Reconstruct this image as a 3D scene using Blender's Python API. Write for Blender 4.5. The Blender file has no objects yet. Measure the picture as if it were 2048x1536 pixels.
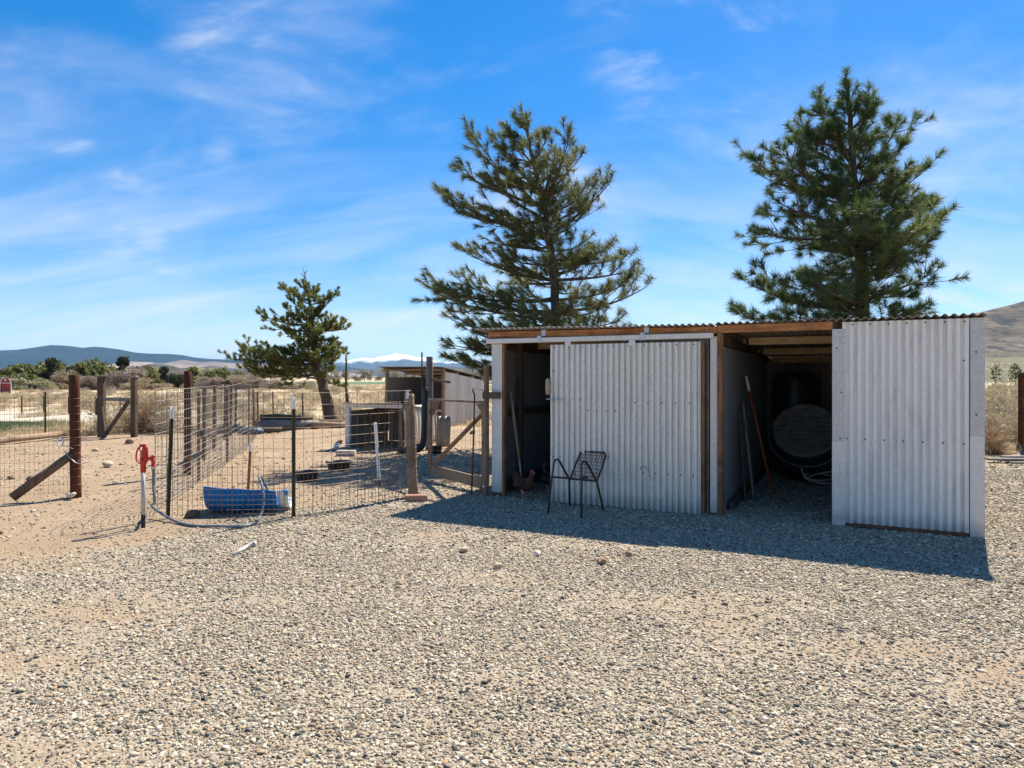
import bpy, math, random
import numpy as np
from mathutils import Vector, Matrix, Quaternion

random.seed(7)
rng = np.random.default_rng(11)
scene = bpy.context.scene
col = scene.collection
PI = math.pi
R = math.radians

# ------------------------------------------------------------------ camera
F = 1366.0            # focal length in photo pixels (24 mm on a 36 mm sensor, 2048 px wide)
HZ = 755.0            # horizon row in the photo
CAMH = 1.5
cam_data = bpy.data.cameras.new("camera")
cam_data.lens = 24.0
cam_data.sensor_width = 36.0
cam_data.shift_y = (HZ - 768.0) / 2048.0
cam_data.clip_start = 0.05
cam_data.clip_end = 40000
cam = bpy.data.objects.new("camera", cam_data)
col.objects.link(cam)
cam.location = (0, 0, CAMH)
cam.rotation_euler = (R(90), 0, 0)
scene.camera = cam

# ------------------------------------------------------------------ sky, sun, exposure
SUN_DIR = Vector((0.86, 1.30, 2.08)).normalized()       # towards the sun
SUN_EL = math.asin(SUN_DIR.z)
SUN_AZ = math.atan2(SUN_DIR.x, SUN_DIR.y)
world = bpy.data.worlds.new("World")
scene.world = world
world.use_nodes = True
wn, wl = world.node_tree.nodes, world.node_tree.links
wn.clear()


def wnode(t, **kw):
    n = wn.new(t)
    for k, v in kw.items():
        setattr(n, k, v)
    return n


w_out = wnode("ShaderNodeOutputWorld")
w_bg = wnode("ShaderNodeBackground")
SKY_STRENGTH = 0.11
w_bg.inputs["Strength"].default_value = SKY_STRENGTH
sky = wnode("ShaderNodeTexSky", sky_type="NISHITA")
sky.sun_disc = False
sky.sun_elevation = SUN_EL
sky.sun_rotation = SUN_AZ
sky.altitude = 1400
sky.air_density = 1.0
sky.dust_density = 0.35
sky.ozone_density = 3.0
hsv = wnode("ShaderNodeHueSaturation")
hsv.inputs["Hue"].default_value = 0.508
hsv.inputs["Saturation"].default_value = 1.30
hsv.inputs["Value"].default_value = 1.0
wl.new(sky.outputs[0], hsv.inputs["Color"])
tc = wnode("ShaderNodeTexCoord")
sep = wnode("ShaderNodeSeparateXYZ")
wl.new(tc.outputs["Generated"], sep.inputs[0])


def wmath(op, a, b=None, clamp=False):
    n = wnode("ShaderNodeMath", operation=op)
    n.use_clamp = clamp
    for i, s in enumerate((a, b)):
        if s is None:
            continue
        if isinstance(s, (int, float)):
            n.inputs[i].default_value = s
        else:
            wl.new(s, n.inputs[i])
    return n.outputs[0]


# direction projected on a cloud deck, so streaks converge towards the horizon
zc = wmath("MAXIMUM", sep.outputs["Z"], 0.0)
zden = wmath("ADD", zc, 0.42)
cx_ = wmath("DIVIDE", sep.outputs["X"], zden)
cy_ = wmath("DIVIDE", sep.outputs["Y"], zden)
comb = wnode("ShaderNodeCombineXYZ")
wl.new(cx_, comb.inputs[0])
wl.new(cy_, comb.inputs[1])


def cloud_layer(rot, scale, detail, lo, hi, amount, loc=(0, 0, 0), dist=0.6):
    mp = wnode("ShaderNodeMapping")
    mp.inputs["Rotation"].default_value = (0, 0, rot)
    mp.inputs["Scale"].default_value = scale
    mp.inputs["Location"].default_value = loc
    wl.new(comb.outputs[0], mp.inputs["Vector"])
    nz = wnode("ShaderNodeTexNoise")
    nz.inputs["Scale"].default_value = 1.0
    nz.inputs["Detail"].default_value = detail
    nz.inputs["Roughness"].default_value = 0.6
    nz.inputs["Distortion"].default_value = dist
    wl.new(mp.outputs[0], nz.inputs["Vector"])
    mr = wnode("ShaderNodeMapRange", interpolation_type="SMOOTHSTEP")
    mr.inputs["From Min"].default_value = lo
    mr.inputs["From Max"].default_value = hi
    mr.inputs["To Max"].default_value = amount
    wl.new(nz.outputs["Fac"], mr.inputs["Value"])
    return mr.outputs["Result"]


veil = cloud_layer(R(-20), (1.5, 2.2, 1), 6, 0.46, 0.82, 0.50, (9.7, 8.2, 0), 0.7)
wisps = cloud_layer(R(-58), (2.2, 5.0, 1), 8, 0.46, 0.82, 0.9, (1.7, 8.8, 0), 0.8)
gate_ = cloud_layer(R(0), (2.1, 2.1, 1), 3, 0.50, 0.66, 1.0, (11.3, 4.2, 0), 0.5)
wisps = wmath("MULTIPLY", wisps, gate_)
fine_ = cloud_layer(R(-50), (7.0, 13.0, 1), 8, 0.45, 0.75, 0.55, (1.2, 5.3, 0), 0.6)
veil = wmath("MULTIPLY", veil, wmath("ADD", fine_, 0.62))
low = wnode("ShaderNodeMapRange", interpolation_type="SMOOTHSTEP")     # veil thickens towards the horizon
low.inputs["From Min"].default_value = 0.40
low.inputs["From Max"].default_value = 0.03
low.inputs["To Min"].default_value = 0.0
low.inputs["To Max"].default_value = 1.0
wl.new(sep.outputs["Z"], low.inputs["Value"])
band = cloud_layer(R(4), (1.2, 5.5, 1), 8, 0.34, 0.72, 0.6, (0.4, 7.7, 0), 0.7)
band = wmath("MULTIPLY", band, low.outputs["Result"])
tot = wmath("ADD", wmath("ADD", veil, wisps), band, clamp=True)
tot = wmath("MULTIPLY", tot, 0.80)
mixc = wnode("ShaderNodeMix", data_type="RGBA")
wl.new(tot, mixc.inputs["Factor"])
gam = wnode("ShaderNodeGamma")
gam.inputs["Gamma"].default_value = 0.78
wl.new(hsv.outputs[0], gam.inputs["Color"])
hsv2 = wnode("ShaderNodeHueSaturation")
hsv2.inputs["Saturation"].default_value = 1.17
hsv2.inputs["Value"].default_value = 1.10
wl.new(gam.outputs[0], hsv2.inputs["Color"])
wl.new(hsv2.outputs[0], mixc.inputs["A"])
mixc.inputs["B"].default_value = (4.75, 4.75, 4.85, 1)
wl.new(mixc.outputs["Result"], w_bg.inputs["Color"])
wl.new(w_bg.outputs[0], w_out.inputs["Surface"])

sun_data = bpy.data.lights.new("sun", "SUN")
sun_data.energy = 4.7
sun_data.angle = R(0.53)
sun_data.color = (1.0, 0.935, 0.81)
sun = bpy.data.objects.new("sun", sun_data)
col.objects.link(sun)
sun.location = SUN_DIR * 60
sun.rotation_mode = "QUATERNION"
sun.rotation_quaternion = (-SUN_DIR).to_track_quat("-Z", "Y")

vs = scene.view_settings
vs.view_transform = "Standard"
vs.look = "None"
vs.exposure = 1.05
vs.gamma = 1.0
vs.use_curve_mapping = False
scene.cycles.max_bounces = 8
scene.cycles.diffuse_bounces = 4
scene.cycles.volume_bounces = 0
scene.cycles.transparent_max_bounces = 8


# ------------------------------------------------------------------ placing helpers
def at(px, py, Y):
    """point at depth Y seen at photo pixel (px, py)"""
    return Vector(((px - 1024.0) * Y / F, Y, CAMH + (HZ - py) * Y / F))


def gp(px, py):
    """ground point seen at photo pixel"""
    Y = CAMH * F / (py - HZ)
    return Vector(((px - 1024.0) * Y / F, Y, 0.0))


# ------------------------------------------------------------------ object helpers
def tag(o, label=None, cat=None, group=None, kind=None):
    if label:
        o["label"] = label
    if cat:
        o["category"] = cat
    if group:
        o["group"] = group
    if kind:
        o["kind"] = kind
    return o


def thing(name, loc, label, cat, group=None, rz=0.0):
    o = bpy.data.objects.new(name, None)
    o.empty_display_size = 0.1
    col.objects.link(o)
    o.location = loc
    o.rotation_euler = (0, 0, rz)
    return tag(o, label, cat, group)


def mesh_obj(name, me, mat, parent=None, kind=None):
    o = bpy.data.objects.new(name, me)
    if mat is not None and not me.materials:
        me.materials.append(mat)
    col.objects.link(o)
    if parent is not None:
        o.parent = parent
    if kind:
        o["kind"] = kind
    return o


def copy_tree(o, parent=None):
    c = o.copy()
    col.objects.link(c)
    c.parent = parent
    for ch in o.children:
        copy_tree(ch, c)
    return c


class MB:
    """collects polygons; build() links them as one mesh object"""

    def __init__(self):
        self.v, self.f, self.n = [], [], 0

    def add(self, verts, faces):
        b = self.n
        self.v.extend([tuple(p) for p in verts])
        self.f.extend([tuple(i + b for i in q) for q in faces])
        self.n += len(verts)
        return self

    def box(self, c, s, rot=None, bev=0.0):
        hx, hy, hz = s[0] / 2, s[1] / 2, s[2] / 2
        if bev <= 0:
            vs_ = [(x, y, z) for x in (-hx, hx) for y in (-hy, hy) for z in (-hz, hz)]
            fs = [(0, 1, 3, 2), (4, 6, 7, 5), (0, 4, 5, 1), (2, 3, 7, 6), (0, 2, 6, 4), (1, 5, 7, 3)]
        else:
            b = min(bev, hx * .45, hy * .45, hz * .45)
            vs_, fs = [], []
            for zz, k in ((-hz, b), (-hz + b, 0), (hz - b, 0), (hz, b)):
                X, Y = hx - k, hy - k
                vs_ += [(x, y, zz) for x, y in ((X - b, -Y), (X, -Y + b), (X, Y - b), (X - b, Y), (-X + b, Y), (-X, Y - b), (-X, -Y + b), (-X + b, -Y))]
            for r in range(3):
                for k in range(8):
                    fs.append((r * 8 + k, r * 8 + (k + 1) % 8, r * 8 + 8 + (k + 1) % 8, r * 8 + 8 + k))
            fs.append(tuple(range(7, -1, -1)))
            fs.append(tuple(range(24, 32)))
        m = rot.to_matrix() if isinstance(rot, Quaternion) else rot
        pts = []
        for p in vs_:
            q = Vector(p)
            if m is not None:
                q = m @ q
            pts.append((q.x + c[0], q.y + c[1], q.z + c[2]))
        return self.add(pts, fs)

    def beam(self, p0, p1, w, h, up=(0, 0, 1), bev=0.004):
        """rectangular timber from p0 to p1; w across, h along up"""
        p0, p1 = Vector(p0), Vector(p1)
        d = (p1 - p0)
        L = d.length
        d.normalize()
        u = Vector(up)
        s = d.cross(u)
        if s.length < 1e-4:
            s = d.cross(Vector((0, 1, 0)))
        s.normalize()
        u = s.cross(d).normalized()
        m = Matrix((s, u, d)).transposed()
        return self.box((p0 + p1) / 2, (w, h, L), m, bev)

    def tube(self, pts, r, n=8, cap=True, closed=False, flat=1.0):
        pts = [Vector(p) for p in pts]
        k = len(pts)
        rr = list(r) if hasattr(r, "__len__") else [r] * k
        prev = None
        vs_, fs = [], []
        for i, p in enumerate(pts):
            if closed:
                t = pts[(i + 1) % k] - pts[i - 1]
            else:
                t = pts[min(i + 1, k - 1)] - pts[max(i - 1, 0)]
            t.normalize()
            if prev is None:
                a = Vector((0, 0, 1)) if abs(t.z) < 0.9 else Vector((1, 0, 0))
                s = t.cross(a).normalized()
            else:
                s = (prev - t * prev.dot(t))
                s = s.normalized() if s.length > 1e-6 else t.orthogonal().normalized()
            prev = s
            b = t.cross(s)
            for j in range(n):
                a = 2 * PI * j / n
                vs_.append(p + (s * math.cos(a) + b * math.sin(a) * flat) * rr[i])
        m = k if closed else k - 1
        for i in range(m):
            for j in range(n):
                a, b2 = i * n + j, i * n + (j + 1) % n
                c, d = ((i + 1) % k) * n + (j + 1) % n, ((i + 1) % k) * n + j
                fs.append((a, b2, c, d))
        if cap and not closed:
            fs.append(tuple(range(n - 1, -1, -1)))
            fs.append(tuple((k - 1) * n + j for j in range(n)))
        return self.add(vs_, fs)

    def lathe(self, prof, n=24, mtx=None):
        vs_, fs = [], []
        k = len(prof)
        for r, z in prof:
            for j in range(n):
                a = 2 * PI * j / n
                vs_.append(Vector((r * math.cos(a), r * math.sin(a), z)))
        for i in range(k - 1):
            for j in range(n):
                fs.append((i * n + j, i * n + (j + 1) % n, (i + 1) * n + (j + 1) % n, (i + 1) * n + j))
        if prof[0][0] > 1e-5:
            fs.append(tuple(range(n - 1, -1, -1)))
        if prof[-1][0] > 1e-5:
            fs.append(tuple((k - 1) * n + j for j in range(n)))
        if mtx is not None:
            vs_ = [mtx @ p for p in vs_]
        return self.add(vs_, fs)

    def corrugated(self, o, u, w, nrm, lu, lw, pitch=0.07, amp=0.009, th=0.0025, sharp=1.0, steps=8, phase=0.0, rows=1, dent=None, bias=0.0):
        """corrugated sheet: o corner, u along the wave, w along the ridges, nrm outward"""
        o, u, w, nrm = Vector(o), Vector(u).normalized(), Vector(w).normalized(), Vector(nrm).normalized()
        nu = max(2, int(lu / pitch * steps))
        vs_, fs = [], []
        for side in (0, 1):
            for j in range(rows + 1):
                for i in range(nu + 1):
                    a = lu * i / nu
                    s = math.sin(2 * PI * a / pitch + phase)
                    if sharp != 1.0:
                        s = max(-1, min(1, (s + bias) * sharp))
                    b = lw * j / rows
                    d = s * amp - side * th
                    if dent:
                        d += dent(a, b)
                    vs_.append(o + u * a + w * b + nrm * d)
        st = nu + 1
        N = st * (rows + 1)
        for j in range(rows):
            for i in range(nu):
                a = j * st + i
                fs.append((a, a + 1, a + st + 1, a + st))
                fs.append((N + a, N + a + st, N + a + st + 1, N + a + 1))
        for i in range(nu):
            fs.append((i, N + i, N + i + 1, i + 1))
            a = rows * st + i
            fs.append((a, a + 1, N + a + 1, N + a))
        for j in range(rows):
            a = j * st
            fs.append((a, a + st, N + a + st, N + a))
            a = j * st + nu
            fs.append((a, N + a, N + a + st, a + st))
        return self.add(vs_, fs)

    def mesh(self, name="mesh", smooth=False, off=None):
        me = bpy.data.meshes.new(name)
        vv = self.v
        if off is not None:
            vv = [(p[0] - off[0], p[1] - off[1], p[2] - off[2]) for p in vv]
        me.from_pydata(vv, [], self.f)
        if smooth:
            me.polygons.foreach_set("use_smooth", [True] * len(me.polygons))
        me.update()
        return me

    def build(self, name, mat, parent=None, smooth=False, world=False, kind=None):
        """world=True: vertices were given in world space (parent must be unrotated)"""
        off = None
        if world and parent is not None:
            off = Vector((0, 0, 0))
            p = parent
            while p is not None:
                off += p.location
                p = p.parent
        return mesh_obj(name, self.mesh(name, smooth, off), mat, parent, kind)


def np_mesh(name, V, Fc, mat, parent=None, kind=None, smooth=False, cols=None):
    """big triangle/quad mesh from numpy arrays (Fc: m x 3 or m x 4)"""
    me = bpy.data.meshes.new(name)
    nv, nf, k = len(V), len(Fc), Fc.shape[1]
    me.vertices.add(nv)
    me.vertices.foreach_set("co", np.ascontiguousarray(V, dtype=np.float32).ravel())
    me.loops.add(nf * k)
    me.loops.foreach_set("vertex_index", np.ascontiguousarray(Fc, dtype=np.int32).ravel())
    me.polygons.add(nf)
    me.polygons.foreach_set("loop_start", np.arange(0, nf * k, k, dtype=np.int32))
    if smooth:
        me.polygons.foreach_set("use_smooth", np.ones(nf, dtype=bool))
    me.update(calc_edges=True)
    if cols is not None:
        for an, arr in cols.items():
            at_ = me.attributes.new(an, "FLOAT_COLOR", "POINT")
            at_.data.foreach_set("color", np.ascontiguousarray(arr, dtype=np.float32).ravel())
    return mesh_obj(name, me, mat, parent, kind)


# ------------------------------------------------------------------ materials
class NT:
    def __init__(self, name):
        self.m = bpy.data.materials.new(name)
        self.m.use_nodes = True
        self.t = self.m.node_tree
        self.b = self.t.nodes["Principled BSDF"]
        self.out = self.t.nodes["Material Output"]

    def n(self, t, **kw):
        x = self.t.nodes.new(t)
        for k, v in kw.items():
            setattr(x, k, v)
        return x

    def l(self, a, b):
        self.t.links.new(a, b)

    def val(self, sock, v):
        if hasattr(v, "links") or isinstance(v, bpy.types.NodeSocket):
            self.l(v, sock)
        else:
            sock.default_value = v

    def math(self, op, a, b=0.0, clamp=False):
        x = self.n("ShaderNodeMath", operation=op)
        x.use_clamp = clamp
        self.val(x.inputs[0], a)
        self.val(x.inputs[1], b)
        return x.outputs[0]

    def noise(self, scale, detail=4, rough=0.6, dist=0.0, vec=None, sc=None):
        x = self.n("ShaderNodeTexNoise")
        x.inputs["Scale"].default_value = scale
        x.inputs["Detail"].default_value = detail
        x.inputs["Roughness"].default_value = rough
        x.inputs["Distortion"].default_value = dist
        if vec is None:
            c = self.n("ShaderNodeTexCoord")
            vec = c.outputs["Object"]
        if sc is not None:
            mp = self.n("ShaderNodeMapping")
            mp.inputs["Scale"].default_value = sc
            self.l(vec, mp.inputs["Vector"])
            vec = mp.outputs[0]
        self.l(vec, x.inputs["Vector"])
        return x.outputs["Fac"]

    def ramp(self, fac, stops):
        x = self.n("ShaderNodeValToRGB")
        e = x.color_ramp.elements
        while len(e) < len(stops):
            e.new(0.5)
        for i, (p, c) in enumerate(stops):
            e[i].position = p
            e[i].color = (c[0], c[1], c[2], 1)
        self.l(fac, x.inputs[0])
        return x.outputs[0]

    def mrange(self, v, a, b, c=0.0, d=1.0):
        x = self.n("ShaderNodeMapRange", interpolation_type="SMOOTHSTEP")
        self.l(v, x.inputs["Value"])
        for nme, vv in (("From Min", a), ("From Max", b), ("To Min", c), ("To Max", d)):
            x.inputs[nme].default_value = vv
        return x.outputs["Result"]

    def mix(self, fac, a, b, mode="MIX"):
        x = self.n("ShaderNodeMix", data_type="RGBA", blend_type=mode)
        self.val(x.inputs["Factor"], fac)
        for s, v in (("A", a), ("B", b)):
            if isinstance(v, (tuple, list)):
                x.inputs[s].default_value = (v[0], v[1], v[2], 1)
            else:
                self.l(v, x.inputs[s])
        return x.outputs["Result"]

    def bump(self, h, strength=0.3, dist=0.01):
        x = self.n("ShaderNodeBump")
        x.inputs["Strength"].default_value = strength
        x.inputs["Distance"].default_value = dist
        self.l(h, x.inputs["Height"])
        self.l(x.outputs[0], self.b.inputs["Normal"])

    def fin(self, color, rough=0.8, metal=0.0, spec=None):
        self.val(self.b.inputs["Base Color"], color if not isinstance(color, tuple) else (*color[:3], 1))
        self.val(self.b.inputs["Roughness"], rough)
        self.b.inputs["Metallic"].default_value = metal
        if spec is not None:
            self.b.inputs["Specular IOR Level"].default_value = spec
        return self.m


def simple(name, c1, c2, scale=8.0, rough=0.7, metal=0.0, bump=0.0, detail=5, sc=None, spots=None, spec=None):
    t = NT(name)
    f = t.noise(scale, detail, 0.65, sc=sc)
    cc = t.ramp(f, [(0.3, c1), (0.7, c2)])
    if spots:
        g = t.noise(spots[1], 6, 0.7)
        cc = t.mix(t.mrange(g, spots[2], spots[3]), cc, spots[0])
    if bump:
        t.bump(f, bump, 0.01)
    return t.fin(cc, rough, metal, spec)


def wood(name, c1, c2, c3, axis=2, rough=0.85):
    t = NT(name)
    s = [14.0, 14.0, 14.0]
    s[axis] = 0.9
    f = t.noise(2.2, 7, 0.7, 0.6, sc=tuple(s))
    cc = t.ramp(f, [(0.25, c1), (0.5, c2), (0.75, c3)])
    g = t.noise(3.0, 4, 0.6)
    cc = t.mix(t.mrange(g, 0.46, 0.72, 0, 0.7), cc, c1)
    k = t.noise(5.0, 5, 0.7)
    cc = t.mix(t.mrange(k, 0.56, 0.76, 0, 0.6), cc, (0.30, 0.26, 0.215))
    t.bump(f, 0.45, 0.006)
    return t.fin(cc, rough, 0.0, 0.25)


def galv(name, c1, c2, metal=0.25, rough=0.5, rust=0.0, dirt=(0.30, 0.26, 0.21)):
    t = NT(name)
    vo = t.n("ShaderNodeTexVoronoi")
    vo.inputs["Scale"].default_value = 55
    tcx = t.n("ShaderNodeTexCoord")
    t.l(tcx.outputs["Object"], vo.inputs["Vector"])
    sp = t.n("ShaderNodeSeparateColor")
    t.l(vo.outputs["Color"], sp.inputs[0])
    cc = t.ramp(sp.outputs[0], [(0.0, c1), (1.0, c2)])
    st = t.noise(3.0, 6, 0.65, 0.4, sc=(3.0, 3.0, 0.5))
    cc = t.mix(t.mrange(st, 0.46, 0.78, 0, 0.34), cc, dirt)
    st2 = t.noise(2.0, 7, 0.7, 0.2, sc=(9.0, 9.0, 0.35))
    cc = t.mix(t.mrange(st2, 0.60, 0.74, 0, 0.4), cc, (0.27, 0.20, 0.14))
    sp2 = t.noise(22.0, 6, 0.8)
    cc = t.mix(t.mrange(sp2, 0.66, 0.74, 0, 0.5), cc, (0.20, 0.15, 0.11))
    sx = t.n("ShaderNodeSeparateXYZ")                       # splash dirt along the bottom edge
    t.l(tcx.outputs["Object"], sx.inputs[0])
    nz = t.noise(9.0, 5, 0.7)
    hgt = t.math("ADD", sx.outputs["Z"], t.math("MULTIPLY", nz, -0.22))
    cc = t.mix(t.mrange(hgt, 0.10, -0.10, 0, 0.55), cc, dirt)
    if rust:
        rn = t.noise(7.0, 7, 0.75)
        cc = t.mix(t.mrange(rn, 0.62, 0.74, 0, rust), cc, (0.16, 0.06, 0.025))
    fine = t.noise(140, 3, 0.6)
    t.bump(fine, 0.12, 0.002)
    return t.fin(cc, rough, metal, 0.4)


M = {}
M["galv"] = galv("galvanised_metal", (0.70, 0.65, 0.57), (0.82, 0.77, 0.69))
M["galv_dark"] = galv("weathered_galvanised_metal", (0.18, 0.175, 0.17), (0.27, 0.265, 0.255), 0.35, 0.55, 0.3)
M["galv_roof"] = galv("roof_metal", (0.26, 0.22, 0.185), (0.38, 0.33, 0.285), 0.3, 0.55, 0.9)
M["pipe_white"] = simple("chalky_pipe_paint", (0.36, 0.345, 0.32), (0.56, 0.54, 0.51), 16, 0.65, spots=((0.22, 0.16, 0.11), 24, 0.58, 0.75))
M["brace_wood"] = wood("worn_brace_timber", (0.09, 0.05, 0.03), (0.19, 0.11, 0.065), (0.28, 0.18, 0.11), 2)
M["panel_white"] = galv("pale_painted_metal", (0.80, 0.74, 0.66), (0.86, 0.80, 0.72), 0.02, 0.45)
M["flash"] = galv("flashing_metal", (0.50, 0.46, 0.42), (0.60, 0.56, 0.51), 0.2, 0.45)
M["flash_pale"] = galv("pale_flashing_metal", (0.68, 0.62, 0.55), (0.76, 0.70, 0.62), 0.1, 0.45)
M["trim_white"] = galv("white_trim_metal", (0.66, 0.62, 0.57), (0.76, 0.72, 0.66), 0.08, 0.45)
M["stain_wood"] = wood("stained_timber", (0.15, 0.045, 0.015), (0.46, 0.19, 0.065), (0.62, 0.33, 0.14), 0)
M["stain_post"] = wood("stained_post_timber", (0.10, 0.04, 0.017), (0.25, 0.115, 0.048), (0.36, 0.19, 0.09), 2)
M["old_wood"] = wood("weathered_timber", (0.14, 0.085, 0.05), (0.29, 0.19, 0.12), (0.40, 0.29, 0.19), 2)
M["old_wood_h"] = wood("weathered_rail_timber", (0.14, 0.09, 0.055), (0.30, 0.21, 0.14), (0.42, 0.31, 0.21), 0)
M["grey_wood"] = wood("grey_timber", (0.12, 0.105, 0.09), (0.24, 0.21, 0.18), (0.36, 0.32, 0.28), 2)
M["dark_wood"] = wood("dark_timber", (0.05, 0.035, 0.022), (0.11, 0.075, 0.05), (0.19, 0.135, 0.09), 2)
M["brown_post"] = wood("brown_stained_post", (0.035, 0.011, 0.005), (0.095, 0.030, 0.012), (0.15, 0.052, 0.022), 2)
M["pale_wood"] = wood("pale_handle_wood", (0.27, 0.20, 0.13), (0.40, 0.31, 0.21), (0.50, 0.40, 0.29), 2, 0.6)
M["purlin"] = wood("purlin_timber", (0.34, 0.20, 0.09), (0.66, 0.47, 0.26), (0.78, 0.61, 0.39), 0)
M["wire"] = simple("wire_metal", (0.11, 0.065, 0.036), (0.26, 0.175, 0.11), 25, 0.6, 0.2)
M["wire_pale"] = simple("pale_wire_metal", (0.22, 0.18, 0.14), (0.42, 0.37, 0.31), 25, 0.5, 0.3)
M["wire_dark"] = simple("dark_wire_metal", (0.06, 0.05, 0.04), (0.13, 0.11, 0.09), 25, 0.6, 0.3)
M["tpost"] = simple("green_post_paint", (0.035, 0.040, 0.016), (0.085, 0.085, 0.035), 14, 0.6, 0.2, spots=((0.14, 0.06, 0.03), 30, 0.5, 0.7))
M["tpost_brown"] = simple("rusty_post_metal", (0.06, 0.028, 0.015), (0.14, 0.07, 0.04), 18, 0.7, 0.2)
M["white"] = simple("white_paint", (0.66, 0.64, 0.61), (0.80, 0.78, 0.75), 12, 0.6)
M["red_stake"] = simple("red_oxide_paint", (0.22, 0.045, 0.02), (0.36, 0.085, 0.035), 20, 0.6)
M["red"] = simple("red_enamel", (0.42, 0.018, 0.008), (0.52, 0.035, 0.015), 9, 0.38, spots=((0.25, 0.05, 0.03), 26, 0.6, 0.75))
M["hose"] = simple("grey_hose_rubber", (0.10, 0.12, 0.13), (0.19, 0.22, 0.23), 10, 0.5)
M["blue"] = simple("blue_plastic", (0.001, 0.12, 0.36), (0.003, 0.19, 0.50), 4, 0.62, spots=((0.05, 0.20, 0.42), 9, 0.70, 0.9), spec=0.2)
M["blue_pale"] = simple("faded_white_plastic", (0.50, 0.57, 0.64), (0.68, 0.73, 0.77), 6, 0.5, spots=((0.06, 0.22, 0.5), 5, 0.64, 0.72))
M["black_rubber"] = simple("black_rubber", (0.012, 0.012, 0.013), (0.035, 0.034, 0.033), 9, 0.55)
M["black_plastic"] = simple("black_plastic", (0.012, 0.013, 0.015), (0.028, 0.029, 0.032), 6, 0.42)
M["dust_plastic"] = simple("dusty_black_plastic", (0.13, 0.122, 0.112), (0.26, 0.245, 0.22), 7, 0.6)
M["chair"] = simple("rusty_chair_tube", (0.045, 0.032, 0.026), (0.11, 0.075, 0.058), 25, 0.5, 0.35, spots=((0.20, 0.08, 0.04), 18, 0.55, 0.7))
M["screw"] = simple("screw_steel", (0.03, 0.03, 0.03), (0.07, 0.065, 0.06), 30, 0.5, 0.5)
M["zinc"] = simple("zinc_hardware", (0.40, 0.41, 0.42), (0.55, 0.56, 0.57), 20, 0.4, 0.6)
M["rust"] = simple("rusted_steel", (0.10, 0.035, 0.015), (0.24, 0.09, 0.04), 16, 0.8, 0.1)
M["brick"] = simple("red_paver", (0.26, 0.12, 0.08), (0.40, 0.22, 0.15), 16, 0.9, bump=0.3)
M["paver"] = simple("concrete_block", (0.34, 0.29, 0.23), (0.48, 0.42, 0.34), 18, 0.9, bump=0.3)
M["bark"] = simple("pine_bark", (0.055, 0.036, 0.026), (0.17, 0.115, 0.085), 9, 0.95, bump=0.8, sc=(2.4, 2.4, 0.6))
M["bark_grey"] = simple("grey_bark", (0.10, 0.085, 0.07), (0.22, 0.19, 0.16), 9, 0.95, bump=0.5)
M["barn_red"] = simple("barn_red_boards", (0.26, 0.028, 0.02), (0.36, 0.05, 0.035), 3, 0.7)
M["hen"] = simple("chestnut_feathers", (0.035, 0.008, 0.003), (0.095, 0.024, 0.007), 26, 0.75, bump=0.8, sc=(1, 1, 1.8), spots=((0.20, 0.075, 0.024), 34, 0.58, 0.72))
M["hen_black"] = simple("black_feathers", (0.008, 0.008, 0.010), (0.03, 0.028, 0.03), 30, 0.6, bump=0.8)
M["comb"] = simple("red_comb", (0.40, 0.03, 0.03), (0.55, 0.07, 0.06), 40, 0.5)
M["hen_leg"] = simple("hen_leg_skin", (0.46, 0.27, 0.17), (0.58, 0.38, 0.26), 40, 0.6)
M["beak"] = simple("horn_beak", (0.40, 0.26, 0.12), (0.50, 0.36, 0.2), 40, 0.5)
M["eye"] = simple("hen_eye", (0.02, 0.01, 0.01), (0.05, 0.02, 0.01), 40, 0.2)
M["blueish"] = simple("blue_tarp", (0.05, 0.13, 0.22), (0.10, 0.22, 0.32), 9, 0.6)


def foliage(name, c_dark, c_mid, c_light, trans=0.15, scale=1.1):
    t = NT(name)
    f = t.noise(scale, 3, 0.6)
    at_ = t.n("ShaderNodeAttribute")
    at_.attribute_name = "tint"
    sp = t.n("ShaderNodeSeparateColor")
    t.l(at_.outputs["Color"], sp.inputs[0])
    k = t.math("ADD", t.math("MULTIPLY", f, 0.45), t.math("MULTIPLY", sp.outputs[0], 0.55))
    cc = t.ramp(k, [(0.22, c_dark), (0.5, c_mid), (0.78, c_light)])
    t.fin(cc, 0.55, 0.0, 0.35)
    tr = t.n("ShaderNodeBsdfTranslucent")
    t.l(cc, tr.inputs["Color"])
    mx = t.n("ShaderNodeMixShader")
    mx.inputs[0].default_value = trans
    t.l(t.b.outputs[0], mx.inputs[1])
    t.l(tr.outputs[0], mx.inputs[2])
    t.l(mx.outputs[0], t.out.inputs["Surface"])
    return t.m


M["needle"] = foliage("pine_needles", (0.070, 0.078, 0.028), (0.135, 0.155, 0.052), (0.25, 0.245, 0.085), 0.45)
M["needle_dark"] = foliage("dark_pine_needles", (0.050, 0.078, 0.028), (0.095, 0.140, 0.048), (0.22, 0.25, 0.075), 0.45)
M["needle_yellow"] = foliage("yellowish_pine_needles", (0.085, 0.098, 0.024), (0.17, 0.195, 0.05), (0.30, 0.31, 0.09), 0.45, 1.4)
M["leaf_green"] = foliage("olive_leaves", (0.10, 0.11, 0.034), (0.17, 0.18, 0.06), (0.26, 0.26, 0.10), 0.45, 1.2)
M["leaf_dark"] = foliage("juniper_leaves", (0.030, 0.040, 0.018), (0.055, 0.072, 0.03), (0.10, 0.115, 0.05), 0.25, 1.2)
M["leaf_sage"] = foliage("sage_leaves", (0.22, 0.20, 0.11), (0.33, 0.31, 0.175), (0.44, 0.41, 0.25), 0.4, 1.5)
M["twig_grey"] = foliage("bare_grey_twigs", (0.21, 0.165, 0.13), (0.32, 0.255, 0.20), (0.44, 0.36, 0.28), 0.35, 1.3)
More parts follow.
